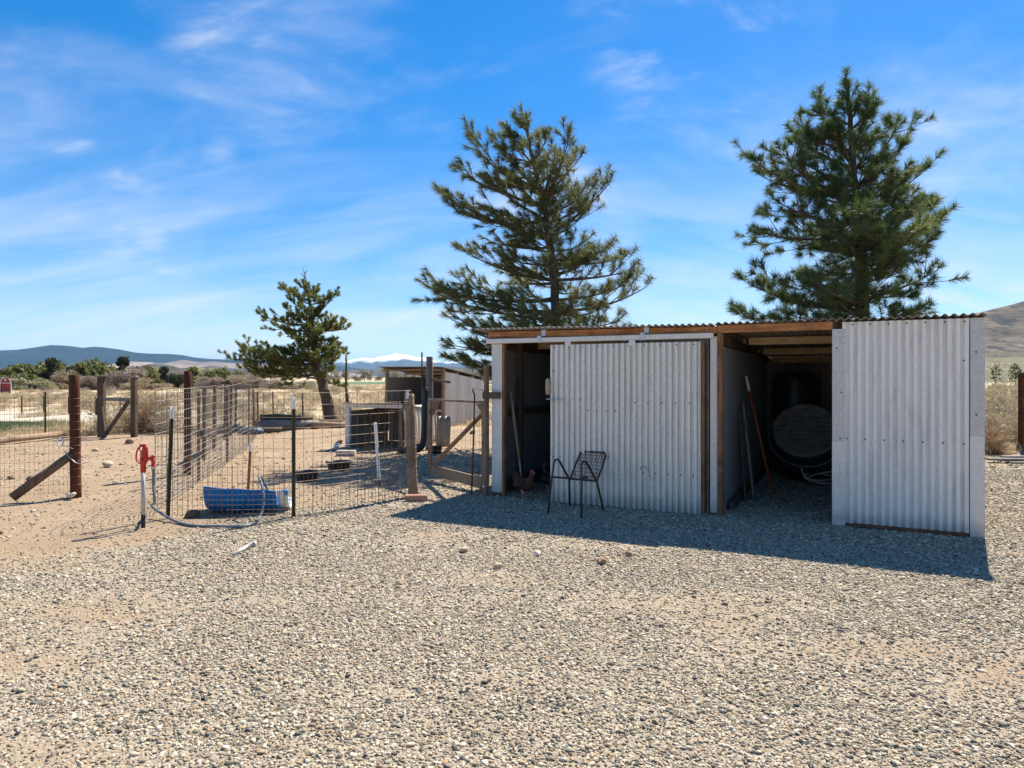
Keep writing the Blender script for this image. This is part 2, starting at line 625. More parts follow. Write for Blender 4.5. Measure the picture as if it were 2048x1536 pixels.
M["twig_tree"] = foliage("far_bare_twigs", (0.19, 0.165, 0.105), (0.28, 0.245, 0.155), (0.38, 0.34, 0.22), 0.25, 0.4)
M["straw"] = foliage("dry_straw", (0.34, 0.25, 0.145), (0.50, 0.39, 0.235), (0.64, 0.53, 0.34), 0.5, 2.0)
M["brush"] = foliage("dry_brush", (0.24, 0.18, 0.11), (0.38, 0.30, 0.19), (0.52, 0.43, 0.29), 0.3, 2.0)
M["tumble"] = foliage("tumbleweed_stems", (0.20, 0.105, 0.045), (0.36, 0.22, 0.11), (0.48, 0.33, 0.18), 0.15, 2.0)
M["grass"] = foliage("short_green_grass", (0.10, 0.14, 0.05), (0.17, 0.22, 0.08), (0.26, 0.29, 0.13), 0.2, 2.0)


# ================================================================== SETTING
_lat = rng.random((64, 64))


def vnoise(x, y, s):
    """smooth value noise in numpy"""
    x = np.asarray(x, float) / s + 200.3
    y = np.asarray(y, float) / s + 200.7
    xi, yi = np.floor(x).astype(int), np.floor(y).astype(int)
    fx, fy = x - xi, y - yi
    fx, fy = fx * fx * (3 - 2 * fx), fy * fy * (3 - 2 * fy)
    a = _lat[xi % 64, yi % 64]
    b = _lat[(xi + 1) % 64, yi % 64]
    c = _lat[xi % 64, (yi + 1) % 64]
    d = _lat[(xi + 1) % 64, (yi + 1) % 64]
    return (a * (1 - fx) + b * fx) * (1 - fy) + (c * (1 - fx) + d * fx) * fy


def fbm(x, y, s, o=4):
    t, k, w = 0.0, 1.0, 0.0
    for i in range(o):
        t = t + vnoise(np.asarray(x) + i * 7.1, np.asarray(y) - i * 3.7, s / 2 ** i) * k
        w += k
        k *= 0.5
    return t / w


def sstep(a, b, x):
    t = np.clip((x - a) / (b - a), 0, 1)
    return t * t * (3 - 2 * t)


def gravel_density(x, y):
    yb = np.interp(x, [-20, -6, -4.6, -3.4, -1.3, -0.4, 6.0, 7, 30], [3.6, 4.6, 5.3, 6.6, 8.75, 13, 13, 12.2, 12.0])
    g = sstep(-0.5, 0.9, yb - y + (fbm(x, y, 1.6, 3) - 0.5) * 2.2)
    pen = sstep(-4.2, -1.8, x) * sstep(15.5, 13.5, y) * 0.42 * sstep(8.2, 8.8, y)
    g = np.maximum(g, pen)
    for cx, cy, rx, ry, k in ((-2.9, 4.5, 1.5, 0.30, 0.75), (-4.6, 5.5, 1.9, 0.35, 0.75), (1.2, 4.45, 0.85, 0.36, 0.9), (1.55, 3.85, 0.75, 0.30, 0.7), (-2.9, 4.0, 1.3, 0.5, 0.6),
                              (-0.1, 4.72, 0.55, 0.16, 0.55), (2.6, 3.75, 1.1, 0.22, 0.6), (3.0, 8.0, 1.2, 0.8, 0.6),
                              (-2.35, 3.55, 0.8, 0.18, 0.55), (1.9, 3.3, 0.6, 0.2, 0.4), (1.9, 6.2, 2.0, 0.22, 0.35)):
        w = ((x - cx) / rx) ** 2 + ((y - cy) / ry) ** 2 + (fbm(x, y, 0.5, 3) - 0.5) * 2.2
        g = g * (1 - 0.72 * k * sstep(1.7, 0.0, w))
    lane = sstep(0.56, 0.74, fbm(x * 0.5, y * 1.6, 0.85, 4))
    left = sstep(-0.6, -3.4, x) * sstep(2.7, 4.4, y) * 0.30
    return np.clip(g * (1 - 0.62 * lane) * (1 - left) * (0.72 + 0.5 * fbm(x, y, 0.8, 2)), 0, 1)


def field_edge(x):
    return np.interp(x, [-60, -14, -10.5, -8.5, -6.8, -4, -1, 3, 7.5, 9.5, 60], [13, 15.2, 17.6, 19.6, 19.6, 21.5, 20.5, 18, 13.6, 13.3, 9])


def field_amount(x, y):
    return sstep(-0.8, 1.2, y - field_edge(x) + (fbm(x, y, 1.5, 3) - 0.5) * 2.0)


def ground_z(x, y):
    near = sstep(34, 22, np.hypot(x, y - 8))
    dirt = 1 - gravel_density(x, y)
    lump = (fbm(x, y, 1.3, 3) - 0.5) * 0.035 * (0.35 + 0.65 * dirt) + (fbm(x, y, 0.33, 3) - 0.5) * 0.022 * dirt
    trail = -0.03 * np.exp(-((y - (8.4 + 0.22 * (x + 6))) / 0.5) ** 2) * sstep(-3.9, -4.6, x)
    return (lump + trail) * near - 0.004


def axis_coords(lo, hi, step, far):
    c = list(np.arange(lo, hi + 1e-6, step))
    d = step
    p = hi
    up = []
    while p < far:
        d *= 1.22
        p += d
        up.append(p)
    d = step
    p = lo
    dn = []
    while p > -far:
        d *= 1.22
        p -= d
        dn.append(p)
    return np.array(dn[::-1] + c + up)


gx = axis_coords(-16.0, 13.0, 0.11, 15000.0)
gy = axis_coords(0.5, 24.0, 0.11, 15000.0)
GX, GY = np.meshgrid(gx, gy)
GZ = ground_z(GX, GY)
nxg, nyg = len(gx), len(gy)
V = np.stack([GX.ravel(), GY.ravel(), GZ.ravel()], 1)
idx = np.arange(nxg * nyg).reshape(nyg, nxg)
FC = np.stack([idx[:-1, :-1].ravel(), idx[:-1, 1:].ravel(), idx[1:, 1:].ravel(), idx[1:, :-1].ravel()], 1)
zone = np.zeros((nxg * nyg, 4), np.float32)
zone[:, 0] = gravel_density(GX, GY).ravel()
zone[:, 1] = field_amount(GX, GY).ravel()
bare = np.exp(-(((GX + 17.5) / 5.5) ** 2 + ((GY - 27) / 5.0) ** 2))
zone[:, 2] = np.clip(bare * 1.3 * (0.4 + fbm(GX, GY, 3.0, 3)), 0, 1).ravel()
zone[:, 3] = 1


def ground_material():
    t = NT("ground_earth")
    ge = t.n("ShaderNodeNewGeometry")
    pos = ge.outputs["Position"]
    at_ = t.n("ShaderNodeAttribute")
    at_.attribute_name = "zone"
    sp = t.n("ShaderNodeSeparateColor")
    t.l(at_.outputs["Color"], sp.inputs[0])
    # bare dirt
    n1 = t.noise(0.9, 6, 0.65, vec=pos)
    n2 = t.noise(14, 6, 0.75, vec=pos)
    n3 = t.noise(75, 4, 0.7, vec=pos)
    dirt = t.ramp(n1, [(0.3, (0.29, 0.205, 0.13)), (0.55, (0.345, 0.25, 0.163)), (0.75, (0.41, 0.31, 0.215))])
    dirt = t.mix(t.mrange(n2, 0.50, 0.74, 0, 0.65), dirt, (0.21, 0.14, 0.09))
    dirt = t.mix(t.mrange(n3, 0.58, 0.72, 0, 0.55), dirt, (0.17, 0.125, 0.09))
    dirt = t.mix(t.mrange(n3, 0.40, 0.30, 0, 0.35), dirt, (0.58, 0.50, 0.40))
    # fine gravel between the pebbles
    vo = t.n("ShaderNodeTexVoronoi")
    vo.inputs["Scale"].default_value = 62
    t.l(pos, vo.inputs["Vector"])
    sc = t.n("ShaderNodeSeparateColor")
    t.l(vo.outputs["Color"], sc.inputs[0])
    stones = t.ramp(sc.outputs[0], [(0.0, (0.16, 0.15, 0.135)), (0.2, (0.33, 0.28, 0.225)), (0.45, (0.40, 0.335, 0.25)), (0.7, (0.33, 0.265, 0.19)), (0.9, (0.56, 0.51, 0.43))])
    stones = t.mix(t.mrange(vo.outputs["Distance"], 0.45, 0.75, 0, 0.55), stones, (0.20, 0.145, 0.095))  # darker between the stones, crevice shade put into the colour
    sandy = t.mix(t.mrange(n2, 0.45, 0.7, 0, 0.5), (0.36, 0.285, 0.195), (0.28, 0.225, 0.16))
    stones = t.mix(0.40, stones, sandy)
    c = t.mix(t.mrange(sp.outputs[0], 0.12, 0.62), dirt, stones)
    # dry field
    f1 = t.noise(0.16, 6, 0.65, vec=pos)
    f2 = t.noise(1.6, 6, 0.75, vec=pos)
    fld = t.ramp(f2, [(0.3, (0.38, 0.29, 0.18)), (0.5, (0.50, 0.39, 0.25)), (0.7, (0.60, 0.49, 0.33))])
    fld = t.mix(t.mrange(f1, 0.48, 0.66, 0, 0.6), fld, (0.32, 0.265, 0.185))
    fld = t.mix(sp.outputs[2], fld, (0.52, 0.45, 0.36))
    c = t.mix(sp.outputs[1], c, fld)
    hgt = t.math("ADD", t.math("MULTIPLY", n3, 0.4), t.math("MULTIPLY", n2, 1.0))
    hgt = t.math("ADD", hgt, t.math("MULTIPLY", vo.outputs["Distance"], -0.5))
    t.bump(hgt, 0.7, 0.02)
    return t.fin(c, 0.95, 0.0, 0.15)


g = np_mesh("ground", V, FC, ground_material(), kind="structure", smooth=True, cols={"zone": zone})

# green irrigated field far off
mb = MB()
gv, gf = [], []
for j in range(9):
    for i in range(21):
        X = -75 + 150 * i / 20
        gv.append((X, 150 + 90 * j / 8 + 4 * math.sin(i * 0.9 + j), 0.05))
for j in range(8):
    for i in range(20):
        gf.append((j * 21 + i, j * 21 + i + 1, j * 21 + 22 + i, j * 21 + 21 + i))
mb.add(gv, gf).build("green_field", simple("irrigated_green", (0.055, 0.105, 0.030), (0.095, 0.15, 0.045), 0.08, 0.9), kind="structure")


# ------------------------------------------------------------------ mountains and hills
def mountain(name, prof, Yr, front, back, mat, rough, seed, nx=200, nt=44, base=-3.0, pw=1.25):
    pxs = np.linspace(prof[0][0], prof[-1][0], nx)
    pys = np.interp(pxs, [p[0] for p in prof], [p[1] for p in prof])
    H = CAMH + (HZ - pys) * Yr / F
    X = (pxs - 1024) * Yr / F
    ts = np.linspace(-1, 1, nt)
    XX, TT = np.meshgrid(X, ts)
    HH = np.meshgrid(H, ts)[0]
    YY = Yr + np.where(TT < 0, TT * front, TT * back)
    sh = (1 - np.abs(TT)) ** pw
    sc = Yr * 0.045
    rid = 1 - np.abs(2 * fbm(XX + seed * 977, YY * 0.55, sc, 5) - 1)
    rid2 = 1 - np.abs(2 * fbm(XX + seed * 31 + (YY - Yr) * 0.25, YY * 0.3, sc * 0.35, 4) - 1)
    amp = np.minimum(1, np.abs(TT) * 3.0 + 0.03)
    Z = HH * sh * (1 - rough * amp * (1.0 - rid) * 1.6 - 0.30 * rough * amp * (1 - rid2)) + base
    V = np.stack([XX.ravel(), YY.ravel(), Z.ravel()], 1)
    ii = np.arange(nx * nt).reshape(nt, nx)
    FC = np.stack([ii[:-1, :-1].ravel(), ii[:-1, 1:].ravel(), ii[1:, 1:].ravel(), ii[1:, :-1].ravel()], 1)
    return np_mesh(name, V, FC, mat, kind="structure", smooth=True)


def hill_mat(name, c1, c2, c3, scale, snow=None, streak=None):
    t = NT(name)
    ge = t.n("ShaderNodeNewGeometry")
    f = t.noise(scale, 7, 0.68, 0.3, vec=ge.outputs["Position"])
    c = t.ramp(f, [(0.3, c1), (0.52, c2), (0.72, c3)])
    if streak:
        s = t.noise(streak[0], 6, 0.7, 0.8, vec=ge.outputs["Position"], sc=streak[1])
        c = t.mix(t.mrange(s, 0.46, 0.60, 0, 0.85), c, streak[2])
        f2 = t.noise(0.32, 6, 0.75, vec=ge.outputs["Position"])
        c = t.mix(t.mrange(f2, 0.5, 0.66, 0, 0.6), c, streak[2])
    if snow:
        sp = t.n("ShaderNodeSeparateXYZ")
        t.l(ge.outputs["Position"], sp.inputs[0])
        n = t.noise(snow[2], 7, 0.72, 0.4, vec=ge.outputs["Position"], sc=(1.0, 0.5, 1.6))
        h = t.math("ADD", sp.outputs["Z"], t.math("MULTIPLY", t.math("SUBTRACT", n, 0.5), snow[1]))
        c = t.mix(t.mrange(h, snow[0], snow[0] + snow[1] * 0.16), c, (0.86, 0.88, 0.92))
    return t.fin(c, 0.95, 0.0, 0.1)


mountain("mountain_range", [(-900, 712), (-500, 700), (-250, 706), (-60, 703), (0, 698), (60, 697), (85, 692), (108, 687), (140, 688), (165, 693), (200, 691), (235, 696), (262, 702), (300, 705), (350, 706), (385, 712), (420, 716), (455, 717), (520, 717), (600, 722), (680, 730), (760, 742), (820, 752)],
         6500, 2600, 2000, hill_mat("cloud_shaded_forest", (0.010, 0.022, 0.024), (0.018, 0.032, 0.032), (0.032, 0.044, 0.04), 0.0018), 0.22, 3)  # forest tone darkened, cloud shadow put into the colour
mountain("foothills", [(120, 752), (170, 738), (215, 728), (250, 720), (290, 722), (330, 725), (365, 718), (400, 722), (430, 721), (470, 724), (530, 727), (600, 733), (700, 745), (760, 752)],
         4600, 900, 900, hill_mat("dry_foothill", (0.16, 0.125, 0.10), (0.30, 0.235, 0.18), (0.42, 0.34, 0.265), 0.0022), 0.4, 8)
mountain("dark_hill", [(215, 752), (262, 736), (290, 728), (312, 724), (335, 728), (360, 734), (400, 733), (425, 729), (450, 733), (520, 740), (600, 752)],
         3200, 500, 500, hill_mat("dark_scrub_hill", (0.040, 0.036, 0.034), (0.07, 0.062, 0.055), (0.11, 0.10, 0.085), 0.004), 0.25, 5)
mountain("snowy_mountain", [(430, 752), (560, 734), (640, 727), (690, 722), (708, 717), (728, 714), (745, 715), (762, 711), (778, 709), (793, 703), (806, 706), (818, 708), (832, 712), (848, 713), (868, 720), (890, 723), (915, 721), (950, 727), (1040, 732), (1160, 742), (1300, 752)],
         13000, 3200, 2500, hill_mat("snow_capped_rock", (0.045, 0.055, 0.05), (0.075, 0.085, 0.075), (0.12, 0.12, 0.10), 0.0012, snow=(275, 260, 0.0022)), 0.30, 12)
mountain("low_dark_hills", [(560, 754), (640, 744), (700, 738), (740, 737), (780, 735), (830, 738), (880, 734), (905, 731), (935, 735), (1000, 740), (1120, 738), (1300, 745), (1500, 754)],
         5200, 600, 600, hill_mat("dark_far_scrub", (0.05, 0.05, 0.042), (0.085, 0.08, 0.065), (0.13, 0.115, 0.09), 0.003), 0.3, 15)
mountain("rocky_hill", [(1250, 754), (1450, 730), (1650, 690), (1800, 655), (1890, 631), (1935, 623), (1968, 617), (2010, 606), (2048, 597), (2140, 570), (2300, 535), (2600, 480), (3000, 430), (3600, 400)],
         950, 430, 600, hill_mat("rocky_slope", (0.09, 0.075, 0.055), (0.15, 0.122, 0.088), (0.23, 0.19, 0.14), 0.03,
                                 streak=(0.07, (1.1, 0.25, 1.4), (0.032, 0.034, 0.04))), 0.16, 21, nx=260, nt=90, pw=1.0)


# pale alluvial fan and sage flat below the rocky hill
def slope_sheet(name, x0, x1, y0, y1, z0, z1, mat, seed, n=40):
    xs, ys = np.linspace(x0, x1, n), np.linspace(y0, y1, 24)
    XX, YY = np.meshgrid(xs, ys)
    tt = (YY - y0) / (y1 - y0)
    side = sstep(0, 0.18, (XX - x0) / (x1 - x0))
    Z = z0 + (z1 - z0) * tt * side + (fbm(XX, YY, 25, 4) - 0.5) * 1.6 * tt * side
    V = np.stack([XX.ravel(), YY.ravel(), Z.ravel()], 1)
    ii = np.arange(n * 24).reshape(24, n)
    FC = np.stack([ii[:-1, :-1].ravel(), ii[:-1, 1:].ravel(), ii[1:, 1:].ravel(), ii[1:, :-1].ravel()], 1)
    return np_mesh(name, V, FC, mat, kind="structure", smooth=True)


slope_sheet("hill_apron", 80, 900, 210, 620, -0.2, 20.0, hill_mat("sage_apron", (0.09, 0.085, 0.05), (0.15, 0.135, 0.085), (0.24, 0.20, 0.14), 0.05), 2)


# ------------------------------------------------------------------ scatter (geometry nodes)
def scatter(name, P, rot, scl, protos, label=None, cat=None):
    me = bpy.data.meshes.new(name)
    me.vertices.add(len(P))
    me.vertices.foreach_set("co", np.ascontiguousarray(P, np.float32).ravel())
    for an, arr in (("rot", rot), ("scl", scl)):
        a = me.attributes.new(an, "FLOAT_VECTOR", "POINT")
        a.data.foreach_set("vector", np.ascontiguousarray(arr, np.float32).ravel())
    me.update()
    c = bpy.data.collections.new(name + "_shapes")
    for p in protos:
        c.objects.link(p)
    ng = bpy.data.node_groups.new(name + "_nodes", "GeometryNodeTree")
    ng.interface.new_socket(name="Geometry", in_out="INPUT", socket_type="NodeSocketGeometry")
    ng.interface.new_socket(name="Geometry", in_out="OUTPUT", socket_type="NodeSocketGeometry")
    N, L = ng.nodes, ng.links
    gi, go = N.new("NodeGroupInput"), N.new("NodeGroupOutput")
    ip = N.new("GeometryNodeInstanceOnPoints")
    ci = N.new("GeometryNodeCollectionInfo")
    ci.inputs["Collection"].default_value = c
    ci.inputs["Separate Children"].default_value = True
    ci.inputs["Reset Children"].default_value = True
    ra = N.new("GeometryNodeInputNamedAttribute")
    ra.data_type = "FLOAT_VECTOR"
    ra.inputs["Name"].default_value = "rot"
    sa = N.new("GeometryNodeInputNamedAttribute")
    sa.data_type = "FLOAT_VECTOR"
    sa.inputs["Name"].default_value = "scl"
    er = N.new("FunctionNodeEulerToRotation")
    L.new(gi.outputs[0], ip.inputs["Points"])
    L.new(ci.outputs[0], ip.inputs["Instance"])
    ip.inputs["Pick Instance"].default_value = True
    L.new(ra.outputs[0], er.inputs[0])
    L.new(er.outputs[0], ip.inputs["Rotation"])
    L.new(sa.outputs[0], ip.inputs["Scale"])
    L.new(ip.outputs[0], go.inputs[0])
    o = mesh_obj(name, me, None, kind="stuff")
    o["kind"] = "stuff"
    if label:
        tag(o, label, cat)
    md = o.modifiers.new("scatter", "NODES")
    md.node_group = ng
    return o


def loose(name, V, Fc, mat, cols=None, smooth=False):
    """a shape used only as an instance: not linked to the scene"""
    o = np_mesh(name, V, Fc, mat, cols=cols, smooth=smooth)
    col.objects.unlink(o)
    return o


# pebbles
def pebble_material():
    t = NT("pebble_stone")
    oi = t.n("ShaderNodeObjectInfo")
    c = t.ramp(oi.outputs["Random"], [(0.0, (0.075, 0.085, 0.09)), (0.12, (0.15, 0.165, 0.165)), (0.22, (0.28, 0.27, 0.245)), (0.34, (0.42, 0.37, 0.30)), (0.46, (0.36, 0.28, 0.20)),
                                       (0.56, (0.50, 0.44, 0.36)), (0.70, (0.60, 0.56, 0.49)), (0.82, (0.72, 0.69, 0.63)), (0.88, (0.26, 0.28, 0.275)), (0.93, (0.44, 0.27, 0.16)), (0.96, (0.20, 0.215, 0.215)), (1.0, (0.33, 0.32, 0.29))])
    n = t.noise(60, 4, 0.7)
    c = t.mix(t.mrange(n, 0.35, 0.7, 0, 0.22), c, (0.34, 0.275, 0.20))
    c = t.mix(1.0, c, (0.93, 0.86, 0.73), "MULTIPLY")
    return t.fin(c, 0.85, 0.0, 0.25)


M["pebble"] = pebble_material()


def ico(sub=1):
    import bmesh
    bm = bmesh.new()
    bmesh.ops.create_icosphere(bm, subdivisions=sub, radius=1.0)
    V = np.array([v.co[:] for v in bm.verts])
    Fc = np.array([[v.index for v in f.verts] for f in bm.faces])
    bm.free()
    return V, Fc


IV, IF = ico(1)
IV2, IF2 = ico(2)
pebbles = []
for k in range(9):
    V0 = IV.copy() if k < 6 else IV2.copy()
    F0 = IF if k < 6 else IF2
    d = rng.normal(size=(8, 3))
    d /= np.linalg.norm(d, axis=1)[:, None]
    for q in d:                                    # cut flat facets into the ball
        h = V0 @ q
        lim = rng.uniform(0.38, 0.72)
        V0 -= np.outer(np.maximum(h - lim, 0), q)
    V0 = V0 * np.array([1.0, rng.uniform(0.62, 0.95), rng.uniform(0.34, 0.64)]) + rng.normal(size=V0.shape) * 0.035
    pebbles.append(loose("pebble", V0, F0, M["pebble"]))


def gravel_points():
    out = []
    for y0, y1, dens in ((1.9, 3.2, 8200), (3.2, 4.4, 7400), (4.4, 6.0, 5600), (6.0, 8.0, 3600), (8.0, 11.0, 1500), (11.0, 14.5, 500)):
        x0 = -(0.78 * y1 + 0.9)
        x1 = 0.78 * y1 + 1.0
        n = int((x1 - x0) * (y1 - y0) * dens)
        x = rng.uniform(x0, x1, n)
        y = rng.uniform(y0, y1, n)
        keep = (np.abs(x) < 0.78 * y + 0.9) & (rng.random(n) < gravel_density(x, y) ** 1.15 * 0.93 + 0.07)
        m = math.sqrt(7800 / dens)
        s = np.clip(rng.lognormal(math.log(0.0080), 0.40, n), 0.0032, 0.024) * (0.55 + 0.45 * m)
        out.append(np.stack([x, y, s], 1)[keep])
    return np.concatenate(out)


GPn = gravel_points()
n = len(GPn)
s = GPn[:, 2]
P = np.stack([GPn[:, 0], GPn[:, 1], ground_z(GPn[:, 0], GPn[:, 1]) + s * 0.16], 1)
rot = np.stack([rng.normal(0, 0.28, n), rng.normal(0, 0.28, n), rng.uniform(0, 6.28, n)], 1)
scatter("gravel", P, rot, np.stack([s, s, s], 1), pebbles)

# loose clods and small stones on the dirt
n = 11000
x = rng.uniform(-11, 1.0, n)
y = rng.uniform(6.0, 19.0, n)
keep = (gravel_density(x, y) < 0.5) & (y < field_edge(x) + 1) & (rng.random(n) < np.clip(fbm(x, y, 0.9, 3) * 1.7 - 0.35, 0.05, 1))
x, y = x[keep], y[keep]
n = len(x)
s = np.clip(rng.lognormal(math.log(0.010), 0.55, n), 0.004, 0.05)
scatter("loose_stones", np.stack([x, y, ground_z(x, y) + s * 0.2], 1), np.stack([rng.normal(0, .4, n), rng.normal(0, .4, n), rng.uniform(0, 6.28, n)], 1),
        np.stack([s, s, s], 1), [loose("clod", p.data.vertices and np.array([v.co[:] for v in p.data.vertices]), IF, simple("earth_clod%d" % k, c1, c2, 30, 0.95)) for k, (p, c1, c2) in
                                 enumerate(((pebbles[0], (0.26, 0.17, 0.10), (0.36, 0.25, 0.16)), (pebbles[1], (0.16, 0.11, 0.075), (0.25, 0.18, 0.12)), (pebbles[2], (0.40, 0.33, 0.26), (0.52, 0.44, 0.36))))])


# ------------------------------------------------------------------ grass, brush and bush shapes
def blades(n, rad, hgt, spread, width, rg, base_spread=0.35, curl=0.3):
    """n thin blades fanning out of a clump; returns V, F, tint"""
    a = rg.uniform(0, 2 * PI, n)
    br = rad * base_spread * np.sqrt(rg.random(n))
    b = np.stack([br * np.cos(a), br * np.sin(a), np.zeros(n)], 1)
    tilt = np.abs(rg.normal(0, spread, n))
    a2 = a + rg.normal(0, 0.7, n)
    L = hgt * rg.uniform(0.45, 1.1, n)
    d = np.stack([np.sin(tilt) * np.cos(a2), np.sin(tilt) * np.sin(a2), np.cos(tilt)], 1)
    mid = b + d * (L * 0.55)[:, None]
    tip = b + d * L[:, None] + np.stack([np.cos(a2), np.sin(a2), -np.ones(n)], 1) * (L * curl * tilt)[:, None]
    side = np.cross(d, rg.normal(size=(n, 3)))
    side /= np.linalg.norm(side, axis=1)[:, None] + 1e-9
    w = width * rg.uniform(0.6, 1.3, n)[:, None]
    V = np.stack([b - side * w, b + side * w, mid + side * w * 0.8, mid - side * w * 0.8, tip], 1).reshape(-1, 3)
    i0 = np.arange(n)[:, None] * 5
    F = np.concatenate([i0 + np.array([[0, 1, 2]]), i0 + np.array([[0, 2, 3]]), i0 + np.array([[3, 2, 4]])], 0)
    t = rg.random(n)
    tint = np.repeat(np.stack([t, t, t, np.ones(n)], 1), 5, 0)
    return V, F, tint


def twig_cloud(n, rx, rz, rg, width, ln, zc=0.5, up=0.4, holes=3, flat_bottom=0.1):
    """a bush crown: thin twig/leaf faces filling a lumpy volume"""
    V, F, T = [], [], []
    lob = rg.normal(size=(9, 3)) * np.array([rx * 0.5, rx * 0.5, rz * 0.36]) + np.array([0, 0, rz * zc])
    lr = rg.uniform(0.30, 0.62, 9) * min(rx, rz)
    lt = rg.uniform(0, 1, 9)
    k = rg.integers(0, 9, n)
    u = rg.normal(size=(n, 3))
    u /= np.linalg.norm(u, axis=1)[:, None]
    r = lr[k] * rg.random(n) ** 0.4
    c = lob[k] + u * r[:, None]
    c[:, 2] = np.maximum(c[:, 2], rz * flat_bottom * rg.random(n))
    d = u * 0.8 + rg.normal(size=(n, 3)) * 0.6 + np.array([0, 0, up])
    d /= np.linalg.norm(d, axis=1)[:, None]
    L = ln * rg.uniform(0.5, 1.3, n)[:, None]
    sd = np.cross(d, rg.normal(size=(n, 3)))
    sd /= np.linalg.norm(sd, axis=1)[:, None] + 1e-9
    w = width * rg.uniform(0.6, 1.3, n)[:, None]
    V = np.stack([c - sd * w * .5, c + d * L * 0.5 - sd * w, c + d * L, c + d * L * 0.5 + sd * w], 1).reshape(-1, 3)
    i0 = np.arange(n)[:, None] * 4
    F = np.concatenate([i0 + np.array([[0, 1, 2]]), i0 + np.array([[0, 2, 3]])], 0)
    t = np.clip(lt[k] * 0.6 + rg.random(n) * 0.4, 0, 1)
    return V, F, np.repeat(np.stack([t, t, t, np.ones(n)], 1), 4, 0)


def clump(kind, seed):
    rg = np.random.default_rng(seed)
    if kind == "straw":
        V, F, T = blades(150, 0.30, 0.28, 0.8, 0.007, rg, 0.9)
        return loose("straw_clump", V, F, M["straw"], {"tint": T})
    if kind == "low":
        V, F, T = blades(190, 0.34, 0.22, 0.8, 0.007, rg, 1.2)
        return loose("low_clump", V, F, M["straw"], {"tint": T})
    if kind == "green":
        V, F, T = blades(220, 0.30, 0.14, 0.6, 0.006, rg, 1.4)
        return loose("green_clump", V, F, M["grass"], {"tint": T})
    m = {"sage": "leaf_sage", "brush": "brush", "grey": "twig_grey"}[kind]
    V, F, T = twig_cloud(520, 0.50, 0.55, rg, 0.010, 0.15, 0.45, 0.5)
    V2, F2, T2 = blades(60, 0.5, 0.6, 0.6, 0.006, rg, 0.3)
    return loose("brush_clump", np.concatenate([V, V2]), np.concatenate([F, F2 + len(V)]), M[m], {"tint": np.concatenate([T, T2])})


def field_points(n, ylo, yhi, seed, pw=1.0, thr=0.0):
    rg = np.random.default_rng(seed)
    y = ylo + (yhi - ylo) * rg.random(n) ** pw
    x = rg.uniform(-1, 1, n) * (0.80 * y + 6)
    k = field_amount(x, y) > 0.5
    k &= ~((((x + 17.5) / 5.0) ** 2 + ((y - 27) / 4.0) ** 2 < 1.0) & (rg.random(n) < 0.85))
    k &= fbm(x, y, 5.0, 3) > thr
    return x[k], y[k], rg


def field_scatter(name, label, cat, n, ylo, yhi, kinds, smin, smax, seed, pw=1.4, thr=0.0, grow=0.0):
    x, y, rg = field_points(n, ylo, yhi, seed, pw, thr)
    m = len(x)
    s = rg.uniform(smin, smax, m) * (1 + grow * (y - ylo) / (yhi - ylo))
    return scatter(name, np.stack([x, y, np.maximum(ground_z(x, y) - 0.03, -0.04)], 1), np.stack([np.zeros(m), np.zeros(m), rg.uniform(0, 6.28, m)], 1),
                   np.stack([s, s, s * rg.uniform(0.8, 1.2, m)], 1), kinds, label, cat)


field_scatter("dry_grass", "straw coloured dry grass covering the open field", "dry grass", 5200, 12, 120,
              [clump("straw", 1), clump("straw", 2), clump("low", 3), clump("low", 4)], 0.45, 1.15, 5, 1.9, 0.30, 0.8)
field_scatter("field_brush", "low grey and tan desert brush scattered through the dry field", "brush", 1050, 14, 130,
              [clump("sage", 5), clump("brush", 6), clump("brush", 7), clump("grey", 8), clump("brush", 17)], 0.4, 1.15, 9, 1.5, 0.46, 0.5)
# short green grass by the far left fence
rg = np.random.default_rng(3)
n = 240
x = -15.9 + rg.normal(0, 1.0, n)
y = 20.6 + rg.normal(0, 0.7, n)
s = rg.uniform(0.5, 1.1, n)
scatter("green_grass", np.stack([x, y, ground_z(x, y)], 1), np.stack([np.zeros(n), np.zeros(n), rg.uniform(0, 6.28, n)], 1), np.stack([s, s, s], 1),
        [clump("green", 31), clump("green", 32)], "short green grass inside the far left wire fence", "grass")


# ================================================================== TREES
def bez(p0, p1, p2, n):
    t = np.linspace(0, 1, n)[:, None]
    return (1 - t) ** 2 * p0 + 2 * t * (1 - t) * p1 + t ** 2 * p2


def needles(bases, dirs, lens, width, rg, tint):
    n = len(bases)
    sd = np.cross(dirs, rg.normal(size=(n, 3)))
    sd /= np.linalg.norm(sd, axis=1)[:, None] + 1e-9
    V = np.stack([bases - sd * width, bases + sd * width, bases + dirs * lens[:, None]], 1).reshape(-1, 3)
    return V, np.repeat(np.stack([tint, tint, tint, np.ones(n)], 1), 3, 0)


